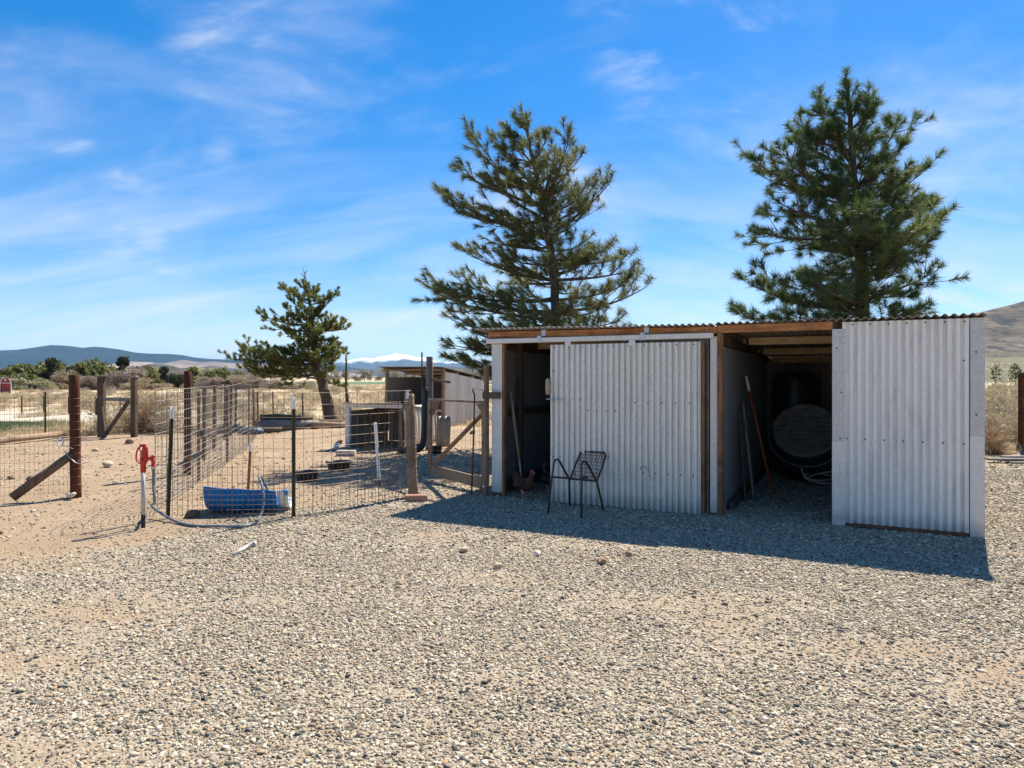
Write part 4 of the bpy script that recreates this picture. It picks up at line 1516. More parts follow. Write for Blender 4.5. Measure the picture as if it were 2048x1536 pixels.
for k in range(10):
    screw(sc, 0.945 + k * 0.183, -0.106, 1.862)
for k in range(5):
    screw(sc, 1.93 + k * 0.155, -0.106, 1.215)
    screw(sc, 2.03 + k * 0.14, -0.106, 0.42)
for k in range(4):
    screw(sc, 1.37 + k * 0.11, -0.106, 1.115)
    screw(sc, 1.40 + k * 0.11, -0.106, 0.575)
for xx, zz in ((1.18, 1.235), (1.27, 1.235), (0.93, 1.58), (1.02, .55), (.93, .55)):
    screw(sc, xx, -0.106, zz)
part(sc, "door_screws", "screw", door, kind="stuff")

# trim and post between the bays
part(MB().beam((2.728, 0.02, 0), (2.728, 0.02, 1.985), 0.022, 0.06, Y_), "door_stop", "old_wood")
part(MB().box((2.794, -0.014, 0.985), (0.078, 0.006, 1.93)), "jamb_trim", "trim_white")
part(MB().beam((2.862, 0.0, 0), (2.862, 0.0, 1.985), 0.058, 0.09, Y_), "bay_post", "stain_post")
part(MB().beam((2.836, -0.005, 2.028), (3.972, -0.005, 2.028), 0.045, 0.082), "header_beam", "stain_wood")

# right front panel
part(MB().corrugated((4.060, -0.012, 0.03), X_, Z_, -Y_, 1.085, 2.03, 0.0695, 0.015, sharp=2.6, bias=0.38, steps=12, phase=0.3, rows=16,
                     dent=lambda a, b: 0.003 * math.sin(3 * a + 1.7 * b)), "front_panel", "panel_white")
fl = MB().box((4.026, -0.030, 1.410), (0.118, 0.004, 1.16))
part(fl, "flashing_strip", "flash")


def bent_strip(x0, x1, z0, z1, y, amp, seed):
    rg = np.random.default_rng(seed)
    nz_ = 14
    vs_ = []
    for th in (0, 0.003):
        for j in range(nz_ + 1):
            z = z0 + (z1 - z0) * j / nz_
            b = amp * math.sin(j * 1.3 + seed) * 0.6 + rg.normal(0, amp * 0.4)
            for i, x in enumerate((x0, (x0 + x1) / 2, x1)):
                vs_.append((x, y - b * (0.4, 1.0, 0.5)[i] + th, z))
    N = (nz_ + 1) * 3
    fs = []
    for j in range(nz_):
        for i in range(2):
            a = j * 3 + i
            fs += [(a, a + 1, a + 4, a + 3), (N + a, N + a + 3, N + a + 4, N + a + 1)]
        fs += [(j * 3, j * 3 + 3, N + j * 3 + 3, N + j * 3), (j * 3 + 2, N + j * 3 + 2, N + j * 3 + 5, j * 3 + 5)]
    fs += [(0, N, N + 1, 1), (1, N + 1, N + 2, 2), (nz_ * 3, nz_ * 3 + 1, N + nz_ * 3 + 1, N + nz_ * 3), (nz_ * 3 + 1, nz_ * 3 + 2, N + nz_ * 3 + 2, N + nz_ * 3 + 1)]
    return MB().add(vs_, fs)


part(bent_strip(3.966, 4.086, 0.0, 0.845, -0.034, 0.004, 3), "flashing_strip", "flash_pale")
part(MB().box((5.198, -0.030, 1.495), (0.112, 0.004, 1.13)), "flashing_strip", "flash")
part(bent_strip(5.140, 5.254, 0.0, 0.945, -0.034, 0.004, 5), "flashing_strip", "flash_pale")
part(MB().box((5.2555, 0.02, 1.0), (0.004, 0.10, 2.0)), "flashing_return", "flash")
rb = MB().beam((4.15, -0.035, 0.022), (5.12, -0.030, 0.018), 0.03, 0.035)
part(rb, "sill_rail", "rust")
part(MB().beam((3.99, 0.04, 0.0), (3.99, 0.04, 2.0), 0.05, 0.08, Y_), "panel_post", "old_wood")
part(MB().beam((5.20, 0.05, 0.0), (5.20, 0.05, 2.0), 0.06, 0.08, Y_), "corner_post", "old_wood")
part(MB().beam((4.02, 0.05, 0.06), (5.17, 0.05, 0.06), 0.05, 0.09), "sill_plate", "old_wood_h")
sc = MB()
for k in range(7):
    screw(sc, 4.15 + k * 0.158, -0.0295, 2.03)
    screw(sc, 4.10 + k * 0.165, -0.0295, 0.885 - 0.002 * k)
for xx, zz in ((4.04, .885), (5.19, 1.74), (5.19, 1.15), (5.09, 1.66), (4.05, 1.35), (4.01, 1.8)):
    screw(sc, xx, -0.033, zz)
part(sc, "panel_screws", "screw", kind="stuff")

# roof of overlapping corrugated sheets
def roof_sheet(x0, x1, yf, yb, zf, dz, ph, tilt=0.0):
    mb = MB()
    o = Vector((x0, yf, zf))
    w = Vector((0, yb - yf, -0.055 * (yb - yf)))
    u = Vector((1, 0, tilt))
    mb.corrugated(o, u, w, Vector((0, 0.055, 1)), x1 - x0, w.length, 0.0745, 0.0125, th=0.002, steps=8, phase=ph, rows=2)
    return mb


xs = [-0.16, 0.55, 1.27, 1.99, 2.80]
for i in range(4):
    part(roof_sheet(xs[i], xs[i + 1] + (0.05 if i < 3 else 0), -0.13, DEP + 0.14, 2.118 - 0.0105 * i + 0.003 * (i % 2), 0, xs[i] * 2 * PI / 0.0745, -0.014), "roof_sheet", "galv_roof", smooth=True)
xs = [2.79, 3.45, 4.07, 4.69, 5.29]
for i in range(4):
    part(roof_sheet(xs[i], xs[i + 1] + (0.05 if i < 3 else 0), -0.065, DEP + 0.14, 2.092 + 0.003 * (i % 2), 0, xs[i] * 2 * PI / 0.0745), "roof_sheet", "galv_roof", smooth=True)
# timber post and latch rail where the gate meets the shed
part(MB().beam((-0.018, -0.045, 0), (-0.018, -0.045, 1.66), 0.036, 0.09, Y_), "gate_stop_post", "old_wood")
part(MB().beam((-0.045, -0.098, 1.275), (0.205, -0.085, 1.275), 0.016, 0.085), "latch_board", "dark_wood")

# ================================================================== THINGS IN AND BY THE SHED
# wire garden chair
ch = thing("chair", (0.71, 7.61, 0), "rusty tube chair frame with a wire back in front of the sliding door", "chair", rz=RZ - R(7))


def side_frame(s):
    return [(s * .205, -.26, 0), (s * .185, -.21, .40), (s * .170, -.19, .555), (s * .170, -.165, .585), (s * .170, -.10, .588), (s * .172, -.065, .565), (s * .175, .16, .345), (s * .178, .175, .32), (s * .215, .26, 0)]


for s in (-1, 1):
    p_ = [Vector(q) for q in side_frame(s)]
    MB().tube(p_, 0.0125, 8).build("leg_frame", M["chair"], ch, True)
bk = [(-.168, .19, .335), (-.172, .31, .47), (-.165, .425, .60), (-.14, .445, .628), (.14, .445, .628), (.165, .425, .60), (.172, .31, .47), (.168, .19, .335)]
MB().tube(bk, 0.0125, 8).build("back_frame", M["chair"], ch, True)
st_ = MB()
for s in (-1, 1):
    st_.tube([(s * .190, -.225, .405), (s * .172, .19, .338)], 0.011, 8)
st_.tube([(-.172, .19, .335), (.172, .19, .335)], 0.012, 8)
st_.build("seat_frame", M["chair"], ch, True)
ms = MB()
for k in range(1, 9):
    x_ = -.168 + .336 * k / 9
    ms.tube([(x_, .19, .335), (x_, .31, .47), (x_, .445, .625)], 0.0028, 4, False)
for k in range(1, 8):
    t_ = k / 8
    y_ = .19 + .255 * t_
    z_ = .335 + .29 * t_ + .012 * math.sin(PI * t_)
    ms.tube([(-.17, y_, z_), (.17, y_, z_)], 0.0028, 4, False)
ms.build("back_wires", M["chair"], ch, kind="stuff")
MB().tube([(-.04, .18, .35), (0, .16, .362), (.05, .175, .372), (.075, .165, .36)], [.008, .016, .013, .006], 6).build("torn_strap", M["black_rubber"], ch)


# hens
def hen(name, loc, rz, label, body, S=1.0, tail_up=0.0):
    h = thing(name, loc, label, "hen", rz=rz)
    st = [(-.185, .335 + tail_up, .010, .022), (-.165, .315 + tail_up, .030, .052), (-.135, .275 + tail_up * .6, .050, .066), (-.10, .235 + tail_up * .2, .068, .074), (-.05, .205, .086, .088), (0, .195, .094, .096), (.05, .205, .088, .092),
          (.085, .235, .070, .074), (.105, .275, .048, .052), (.115, .315, .034, .036), (.122, .342, .030, .030), (.132, .362, .028, .028), (.145, .372, .020, .022), (.152, .374, .008, .010)]
    mb = MB()
    n = 14
    vs_, fs = [], []
    for i, (x, z, ry, rn) in enumerate(st):
        a, b = st[max(0, i - 1)], st[min(len(st) - 1, i + 1)]
        t = Vector((b[0] - a[0], 0, b[1] - a[1])).normalized()
        nn = Vector((-t.z, 0, t.x))
        for j in range(n):
            q = 2 * PI * j / n
            vs_.append((Vector((x, 0, z)) + nn * math.cos(q) * rn + Vector((0, 1, 0)) * math.sin(q) * ry) * S)
    k = len(st)
    for i in range(k - 1):
        for j in range(n):
            fs.append((i * n + j, i * n + (j + 1) % n, (i + 1) * n + (j + 1) % n, (i + 1) * n + j))
    fs.append(tuple(range(n)))
    fs.append(tuple((k - 1) * n + j for j in range(n))[::-1])
    mb.add(vs_, fs)
    mb.build("body", M[body], h, True)
    for sy in (-1, 1):
        w = MB().tube([Vector(q) * S for q in ((.055, sy * .080, .235), (.02, sy * .098, .225), (-.05, sy * .095, .205), (-.105, sy * .070, .20), (-.135, sy * .05, .215))], [.018 * S, .045 * S, .05 * S, .034 * S, .008 * S], 10)
        w.build("wing", M[body], h, True)
        lg = MB()
        lg.tube([Vector(q) * S for q in ((-.005, sy * .042, .13), (.005, sy * .042, .085))], [.026 * S, .012 * S], 8)
        lg.tube([Vector(q) * S for q in ((.005, sy * .042, .09), (-.008, sy * .042, .012))], .0065 * S, 6)
        for da in (-.5, 0, .5):
            lg.tube([Vector((-.008, sy * .042, .012)) * S, Vector((.022 * math.cos(da) - .004, sy * .042 + .022 * math.sin(da), .007)) * S, Vector((.048 * math.cos(da) - .008, sy * .042 + .05 * math.sin(da), .004)) * S], [.006 * S, .005 * S, .003 * S], 5)
        lg.tube([Vector((-.008, sy * .042, .012)) * S, Vector((-.035, sy * .042, .005)) * S], [.005 * S, .003 * S], 5)
        lg.build("leg", M["hen_leg"], h, True)
    for kf in range(7):
        a = (kf - 3) * 0.16
        f = MB().tube([Vector(q) * S for q in ((-.13, .010 * (kf - 3), .27 + tail_up * .5), (-.185, .018 * (kf - 3), .335 + tail_up + .02 * math.cos(a * 3)), (-.205 - .01 * abs(kf - 3), .026 * (kf - 3), .365 + tail_up - .008 * abs(kf - 3)))],
                      [.012 * S, .017 * S, .005 * S], 6, flat=0.35)
        f.build("tail_feather", M[body], h, True)
    cb = MB()
    for q, (x, z, r) in enumerate(((.112, .388, .010), (.124, .397, .013), (.137, .394, .011), (.147, .386, .007))):
        cb.tube([Vector((x, 0, z - .018)) * S, Vector((x, 0, z)) * S, Vector((x - .003, 0, z + .010)) * S], [r * S, r * .85 * S, .002], 6)
    cb.build("comb", M["comb"], h, True)
    fc = MB()
    for sy in (-1, 1):
        fc.tube([Vector((.130, sy * .024, .362)) * S, Vector((.143, sy * .020, .355)) * S], [.014 * S, .010 * S], 8)
        fc.tube([Vector((.147, sy * .008, .356)) * S, Vector((.148, sy * .010, .336)) * S, Vector((.147, sy * .009, .324)) * S], [.005 * S, .010 * S, .004 * S], 6)
    fc.build("wattle", M["comb"], h, True)
    MB().tube([Vector((.150, 0, .372)) * S, Vector((.166, 0, .368)) * S, Vector((.178, 0, .360)) * S], [.010 * S, .007 * S, .001], 7).build("beak", M["beak"], h, True)
    for sy in (-1, 1):
        MB().lathe([(0, -.004), (.004, -.002), (.005, 0), (.004, .002), (0, .004)], 8, Matrix.Translation(Vector((.138, sy * .030, .368)) * S)).build("eye", M["eye"], h, True)
    return h


p = sl(0.545, -0.10)
hen("hen", (p.x, p.y, 0.003), RZ + R(-14), "chestnut brown hen standing at the open left bay", "hen", 0.92)
p = sl(0.66, 0.42)
hen("hen", (p.x, p.y, 0.003), RZ + R(150), "black hen in the shade just inside the left bay", "hen_black", 0.95, 0.02)

# leaning tools
a, b = sl(0.34, 0.30, 0.0), sl(0.165, 0.28, 1.31)
tl = thing("shovel", a, "long pale wooden handled shovel leaning inside the left bay", "shovel")
d = b - a
MB().tube([a + d * .33, a + d * .66, b], [.017, .019, .018], 10).build("handle", M["pale_wood"], tl, True, world=True)
MB().tube([a + d * .09, a + d * .34], [.012, .015], 8).build("socket", M["zinc"], tl, True, world=True)
bl = MB()
for th in (0, .004):
    for t, w_ in ((0.0, .02), (.03, .04), (.06, .05), (.09, .05), (.10, .02)):
        for s in (-1, 0, 1):
            q = a + d * t + U * (s * w_) - Vv * (.0 if s else .02) + Vv * th
            bl.v.append(tuple(q)); bl.n += 1
bl.f += [(r * 3 + c, r * 3 + c + 1, r * 3 + c + 4, r * 3 + c + 3) for r in range(4) for c in range(2)] + [(15 + r * 3 + c, 15 + r * 3 + c + 3, 15 + r * 3 + c + 4, 15 + r * 3 + c + 1) for r in range(4) for c in range(2)]
bl.build("blade", M["zinc"], tl, True, world=True)

a, b = sl(3.25, 1.60, 0.0), sl(2.925, 1.56, 1.52)
tl = thing("digging_tool", a, "red shafted digging bar with a white grip leaning in the right bay", "tool")
d = b - a
MB().tube([a + d * .10, a + d * .87], .017, 8).build("shaft", M["red_stake"], tl, True, world=True)
MB().tube([a + d * .87, b], [.019, .020], 8).build("grip", M["white"], tl, True, world=True)
MB().beam(a + d * .0, a + d * .12, .06, .02, Vv).build("blade", M["rust"], tl, world=True)
a, b = sl(3.08, 1.12, 0.0), sl(2.935, 1.30, 1.17)
tl = thing("board", a, "grey weathered board leaning on the partition beside the red tool", "board")
MB().beam(a + Vector((0, 0, .02)), b, .02, .14, Vv).build("plank", M["grey_wood"], tl, world=True)
a, b = sl(3.0, 0.95, 0.0), sl(2.93, 1.05, 1.05)
tl = thing("board", a, "narrow dark board leaning behind the grey one in the right bay", "board")
MB().beam(a + Vector((0, 0, .02)), b, .02, .08, Vv).build("plank", M["dark_wood"], tl, world=True)

# black tank with ribbed lid, lying tilted towards the opening
cen = Vector((4.27, 9.90, 0.56))
ax = Vector((-0.36, -0.72, 0.58)).normalized()
q = ax.to_track_quat("Z", "Y")
tk = thing("plastic_tank", (cen.x, cen.y, 0), "black plastic tank tipped back with its ribbed lid facing the opening", "tank")
mt = Matrix.Translation(cen - Vector((cen.x, cen.y, 0))) @ q.to_matrix().to_4x4()
MB().lathe([(0, -.42), (.42, -.42), (.49, -.36), (.52, -.2), (.53, 0), (.545, .03), (.545, .07), (.53, .10), (.50, .16), (.46, .22), (.46, .30), (0, .30)], 40, mt).build("body", M["black_plastic"], tk, True)
lid = MB().lathe([(.0, .305), (.42, .305), (.44, .315), (.44, .345), (.42, .36), (.40, .355), (.385, .345), (0, .345)], 40, mt).build("lid", M["dust_plastic"], tk, True)
rb = MB()
for k in range(-3, 4):
    y_ = k * .075
    hw = math.sqrt(max(.385 ** 2 - y_ * y_, 0)) * .96
    rb.add([mt @ Vector(v) for v in [(x, y_ + dy_, z) for x in (-hw, hw) for dy_ in (-.024, .024) for z in (.344, .376)]], [(0, 1, 3, 2), (4, 6, 7, 5), (0, 4, 5, 1), (2, 3, 7, 6), (0, 2, 6, 4), (1, 5, 7, 3)])
for k in range(-2, 3):
    x_ = k * .105
    hh = .25
    rb.add([mt @ Vector(v) for v in [(x_ + dx, y, z) for dx in (-.009, .009) for y in (-hh, hh) for z in (.366, .392)]], [(0, 1, 3, 2), (4, 6, 7, 5), (0, 4, 5, 1), (2, 3, 7, 6), (0, 2, 6, 4), (1, 5, 7, 3)])
for s in (-1, 1):
    rb.tube([mt @ Vector((.14 * math.cos(t), s * (.255 + .10 * math.sin(t)), .355)) for t in np.linspace(0, PI, 10)], .010, 5)
rb.build("lid_ribs", M["dust_plastic"], lid)
rr_ = MB().tube([mt @ Vector((.50 * math.cos(t), .50 * math.sin(t), .175)) for t in np.linspace(0, 2 * PI, 40)[:-1]], .012, 6, closed=True)
rr_.build("rim_band", M["dust_plastic"], tk, True)
p = sl(3.36, 3.95)
bb = thing("barrel", (p.x, p.y, 0), "black upright barrel standing behind the ribbed tank in the shadows", "barrel")
MB().lathe([(0, 0), (.30, 0), (.32, .04), (.34, .4), (.345, .45), (.345, .5), (.34, .55), (.345, 1.0), (.35, 1.05), (.34, 1.1), (.33, 1.45), (.30, 1.56), (.20, 1.58), (0, 1.58)], 32).build("body", M["black_plastic"], bb, True)
MB().lathe([(0, 1.58), (.06, 1.58), (.06, 1.60), (0, 1.60)], 14, Matrix.Translation((.15, 0, 0))).build("bung", M["dust_plastic"], bb, True)
# coiled pale hose
p0 = gp(1643, 972)
hs = thing("hose_coil", (p0.x, p0.y, 0), "pale coiled hose lying in front of the black tank", "hose")
mb = MB()
pts = []
for t in np.linspace(0, 2 * PI * 2.9, 90):
    r_ = .20 + .035 * math.sin(t * .62) + .02 * math.sin(t * 2.3)
    pts.append(Vector((r_ * math.cos(t) * 1.15 + .06 * math.sin(t * .3) + .02, .10 * math.sin(t) + .05 * math.sin(t * .5), .018 + .10 * (1 + math.sin(t)) * (.5 + .5 * math.sin(t * .33) ** 2) + .004 * t)))
mb.tube(pts, .011, 7)
mb.build("coil", M["trim_white"], hs, True)


# ================================================================== PEN, FENCES, GATE
def resample(path, step):
    P = [Vector(p) for p in path]
    out = [P[0]]
    for a, b in zip(P[:-1], P[1:]):
        n = max(1, int((b - a).length / step))
        for k in range(1, n + 1):
            out.append(a.lerp(b, k / n))
    return out


def wire_mesh(path, heights, vstep, r=0.0019, wav=0.0, seed=0, low=None, lean=0.0, top_wav=0.0):
    """welded wire panel along an xy path; heights = list of horizontal wire heights; low=(vstep, ztop) adds denser uprights below"""
    rg = np.random.default_rng(seed)
    mb = MB()
    pts = resample([(p[0], p[1], 0) for p in path], min(vstep, 0.10))
    n = len(pts)
    ph = rg.uniform(0, 6, len(heights))
    zt = max(heights)

    def off(i, z, k=0):
        s = i * 0.1
        w = wav * (math.sin(s * 2.1 + ph[k % len(ph)] * .3) + .5 * math.sin(s * 4.7 + ph[k % len(ph)]))
        return Vector((w * .5, 0, z + w + top_wav * math.sin(s * 1.3) * z / zt))

    for k, z in enumerate(heights):
        mb.tube([p + off(i, z, k) for i, p in enumerate(pts)], r, 3, cap=False)
    tot = 0
    every = max(1, int(round(vstep / min(vstep, 0.10))))
    for i in range(0, n, every):
        p = pts[i] + Vector((rg.normal(0, .004), rg.normal(0, .004), 0))
        mb.tube([p + Vector((0, 0, heights[0] - .02)), p + off(i, zt, len(heights) - 1) + Vector((lean, 0, 0))], r, 3, cap=False)
    if low:
        q = resample([(p[0], p[1], 0) for p in path], low[0])
        for i in range(0, len(q)):
            mb.tube([q[i] + Vector((.006, 0, heights[0] - .02)), q[i] + Vector((.006, 0, low[1]))], r, 3, cap=False)
    return mb


def t_post(parent, base, h, mat="tpost", tip=True, lean=(0, 0), w=0.042):
    b = Vector(base)
    t = b + Vector((lean[0], lean[1], h))
    hc = h - 0.13 if tip else h
    d = (t - b).normalized()
    e = b + d * hc
    m = MB()
    m.beam(b - d * 0.05, e, w, 0.006, (0, 1, 0), 0.001)
    m.beam(b - d * 0.05 + Vector((0, -.018, 0)), e + Vector((0, -.018, 0)), 0.006, 0.032, (0, 1, 0), 0.001)
    k = 0.08
    while k < hc:
        m.box(b + d * k + Vector((0, -.037, 0)), (0.012, 0.008, 0.018))
        k += 0.055
    o = m.build("post", M[mat], parent, world=True)
    if tip:
        m = MB()
        m.beam(e + d * .001, t, w * 1.04, 0.0075, (0, 1, 0), 0.001)
        m.beam(e + d * .001 + Vector((0, -.018, 0)), t + Vector((0, -.018, 0)), 0.0075, 0.034, (0, 1, 0), 0.001)
        m.build("tip", M["white"], o, world=True)
    return o


def round_post(parent, base, h, r, mat, name="post", lean=(0, 0), seed=0):
    rg = np.random.default_rng(seed)
    b = Vector(base)
    n = 9
    pts = [b + Vector((lean[0] * t, lean[1] * t, h * t - .06 * (1 - t))) + Vector((rg.normal(0, .002), rg.normal(0, .002), 0)) for t in np.linspace(0, 1, n)]
    rr = [r * (1.03 - .05 * i / n) * (1 + rg.normal(0, .012)) for i in range(n)]
    pts.append(pts[-1] + Vector((0, 0, .004)))
    rr.append(r * .93)
    return MB().tube(pts, rr, 14).build(name, M[mat], parent, True, world=True)


HTS = [0.03, 0.08, 0.13, 0.185, 0.24, 0.30, 0.37, 0.45, 0.535, 0.63, 0.73, 0.84, 0.95, 1.07, 1.20, 1.335]
C0 = Vector((-3.69, 7.30, 0))
C1 = gp(822, 994)
front = thing("wire_fence", C0, "wire mesh front fence of the chicken pen between corner post and gate", "fence", "wire fences")
wire_mesh([(C0.x, C0.y), (-3.0, 7.31), (-2.36, 7.40), (-1.8, 7.95), (C1.x, C1.y)], HTS, 0.10, 0.0025, 0.004, 1, low=(0.051, 0.56)).build("wire_mesh", M["wire"], front, world=True, kind="stuff")
t_post(front, (-3.66, 7.26, 0), 1.19, lean=(0.035, 0.02))
t_post(front, (-2.355, 7.36, 0), 1.29)
round_post(front, (C1.x + .02, C1.y + .06, 0), 1.29, 0.062, "old_wood", "gate_post", (-0.05, 0), 4)
w_ = MB()
for z in (1.27, 1.16, 1.03, .90, .76, .62, .5, .38, .26, .13):
    c = Vector((C1.x + .02 - .05 * z / 1.29, C1.y + .06, z))
    w_.tube([c + Vector((.066 * math.cos(t), .066 * math.sin(t), .006 * math.sin(3 * t))) for t in np.linspace(0, 2 * PI, 13)[:-1]], .0026, 4, closed=True)
w_.build("wire_wraps", M["wire"], front, world=True, kind="stuff")
MB().box((C1.x - .045, C1.y - .012, 1.285), (.03, .03, .11), bev=.006).tube([(C1.x - .06, C1.y - .03, 1.335), (C1.x - .01, C1.y - .03, 1.335)], .008, 6).build("insulator", M["white"], front, world=True)

side = thing("wire_fence", (-3.95, 7.5, 0), "long sagging wire mesh fence along the left side of the chicken pen", "fence", "wire fences")
SP = [(-3.70, 7.32), (-3.86, 7.38), (-3.97, 7.60), (-4.10, 8.2), (-4.45, 9.7), (-4.98, 12.0), (-5.80, 15.2)]
wire_mesh(SP, [h * 1.02 for h in HTS], 0.10, 0.0033, 0.012, 2, top_wav=0.01).build("wire_mesh", M["wire_pale"], side, world=True, kind="stuff")
for i, (x, y) in enumerate(((-4.5, 9.9), (-5.05, 12.2), (-5.82, 15.2))):
    t_post(side, (x - .04, y, 0), 1.30, "tpost_brown", False)
rear = thing("wire_fence", (-5.8, 15.2, 0), "wire fence along the back of the chicken pen under the leaning pine", "fence", "wire fences")
wire_mesh([(-5.80, 15.2), (-6.9, 18.6), (-7.3, 20.6), (-4.6, 21.6), (-3.85, 20.7)], [.05, .2, .35, .5, .66, .82, 1.0, 1.15], 0.15, 0.0022, 0.012, 3).build("wire_mesh", M["wire"], rear, world=True, kind="stuff")
for px, py, h, m_ in ((508, 856, 1.15, "tpost_brown"), (547, 848, 1.05, "tpost_brown"), (606, 850, 1.0, "tpost_brown"), (516, 852, 1.05, "tpost")):
    g_ = gp(px, py)
    t_post(rear, (g_.x, g_.y, 0), h, m_, False, (-.03, 0))

corral = thing("wire_fence", (-4.99, 10.5, 0), "inner corral fence of wire running back from the round brown post", "fence", "wire fences")
round_post(corral, (-4.99, 10.5, 0), 1.59, 0.055, "brown_post", "post", (0.0, 0), 2)
wire_mesh([(-5.02, 10.56), (-6.2, 14.2), (-7.7, 19.0)], [.06, .16, .26, .36, .47, .6, .74, .9, 1.06, 1.2, 1.3], 0.10, 0.002, 0.006, 5).build("wire_mesh", M["wire_dark"], corral, world=True, kind="stuff")
for x, y in ((-5.6, 12.4), (-6.2, 14.2), (-6.9, 16.4), (-7.3, 17.7), (-7.7, 19.0)):
    MB().beam((x, y, -.03), (x + .02, y, 1.34), .055, .055, Y_).build("post", M["dark_wood"], corral, world=True)
MB().beam((-5.45, 12.0, .50), (-6.1, 14.0, .40), .10, .14).build("rail", M["dark_wood"], corral, world=True)

left = thing("wire_fence", (-5.57, 8.72, 0), "wire corral fence with a braced brown post at the left of the yard", "fence", "wire fences")
bp = round_post(left, (-5.57, 8.72, 0), 1.53, 0.062, "brown_post", "post", (-0.02, 0), 3)
a, b = Vector((-6.12, 8.36, 0.03)), Vector((-5.60, 8.69, 0.52))
MB().tube([a, a.lerp(b, .5), b], [.056, .054, .05], 12).build("brace", M["brace_wood"], left, True, world=True)
wire_mesh([(-5.60, 8.70), (-6.6, 8.30), (-7.6, 7.95), (-9.0, 7.5)], [.04, .14, .24, .34, .44, .54, .64, .74, .84, .94, 1.04, 1.14, 1.235], 0.0508, 0.0016, 0.003, 6).build("wire_mesh", M["wire_dark"], left, world=True, kind="stuff")
w_ = MB()
for z in (1.235, 1.14, 1.04, .94, .84, .74, .64, .54, .44, .34, .24, .14, .04):
    c = Vector((-5.57 - .02 * z / 1.5, 8.72, z))
    w_.tube([c + Vector((.066 * math.cos(t), .066 * math.sin(t), .004 * math.sin(2 * t))) for t in np.linspace(0, 2 * PI, 13)[:-1]], .0022, 4, closed=True)
w_.build("wire_wraps", M["wire"], left, world=True, kind="stuff")
rp = MB()
rp.tube([Vector((-5.72 + .035 * math.cos(t), 8.64, .68 + .055 * math.sin(t))) for t in np.linspace(0, 2 * PI, 14)[:-1]], .009, 6, closed=True)
rp.tube([(-5.69, 8.645, .64), (-5.62, 8.65, .62), (-5.56, 8.65, .60)], .006, 5)
rp.build("rope_loop", M["white"], left, True, world=True)
MB().tube([(-5.66, 8.64, .56), (-5.60, 8.62, .50), (-5.52, 8.64, .42), (-5.46, 8.66, .40), (-5.40, 8.68, .43)], .006, 5).build("wire_tie", M["zinc"], left, True, world=True)

fl_ = thing("wire_fence", (-11.5, 13, 0), "far left corral wire fence with a log along its foot", "fence", "wire fences")
wire_mesh([(-12.2, 11.5), (-11.75, 15.0), (-11.25, 17.45), (-10.4, 17.3)], [.05, .15, .25, .35, .45, .55, .65, .75, .85, .95, 1.04], 0.10, 0.0019, 0.004, 7).build("wire_mesh", M["wire_dark"], fl_, world=True, kind="stuff")
for x, y, h in ((-11.62, 17.0, 1.14), (-11.9, 14.0, 1.12)):
    t_post(fl_, (x, y, 0), h, "tpost", False)
lg = thing("log", (-11.35, 15.0, 0), "long pale log lying along the far left corral fence", "log")
MB().tube([(-11.30, 11.8, .10), (-11.36, 13.8, .105), (-11.30, 15.5, .11), (-11.15, 17.4, .10)], [.075, .08, .075, .065], 12).build("trunk", M["old_wood_h"], lg, True, world=True)

ff = thing("wire_fence", (-22, 29, 0), "distant line of thin fence posts out in the dry field", "fence", "wire fences")
for px in (-10, 43, 87, 137, 190, 240):
    Yf = 28.5
    x = (px - 1024) * Yf / F
    t_post(ff, (x, Yf, 0), 0.72, "tpost_brown", False, w=.06)
fm = MB()
for z in (.3, .5, .66):
    fm.tube([((px - 1024) * 28.5 / F, 28.5, z) for px in (-40, 60, 160, 240)], .003, 3, False)
fm.build("wire_strands", M["wire_dark"], ff, world=True, kind="stuff")

# timber gate frame at the back of the corral
gf_ = thing("gate_frame", (-9.9, 17.2, 0), "weathered timber gate frame with cross bar and diagonal at the corral's far side", "gate")
MB().beam((-10.34, 17.2, -.05), (-10.34, 17.2, 1.52), .15, .15, Y_, .012).build("post", M["dark_wood"], gf_, world=True)
MB().beam((-9.52, 17.2, -.05), (-9.52, 17.2, 1.50), .12, .14, Y_, .012).build("post", M["dark_wood"], gf_, world=True)
MB().beam((-10.46, 17.2, 1.540), (-9.44, 17.2, 1.525), .15, .035).build("top_beam", M["grey_wood"], gf_, world=True)
MB().beam((-10.25, 17.12, .96), (-9.585, 17.12, .945), .04, .09).build("mid_rail", M["grey_wood"], gf_, world=True)
MB().beam((-10.20, 17.02, -.02), (-9.60, 17.09, .90), .04, .09).build("diagonal_brace", M["dark_wood"], gf_, world=True)
MB().beam((-10.26, 17.05, .86), (-10.12, 16.97, .05), .05, .05, Y_).build("leaning_stick", M["dark_wood"], gf_, world=True)
MB().beam((-10.46, 17.2, .55), (-10.44, 17.2, .98), .06, .06, Y_).build("side_block", M["dark_wood"], gf_, world=True)
wire_mesh([(-9.45, 17.25), (-8.6, 18.1), (-7.75, 19.0)], [.05, .2, .35, .5, .65, .8, .95, 1.05], 0.15, 0.0019, .004, 12).build("wire_mesh", M["wire_dark"], gf_, world=True, kind="stuff")

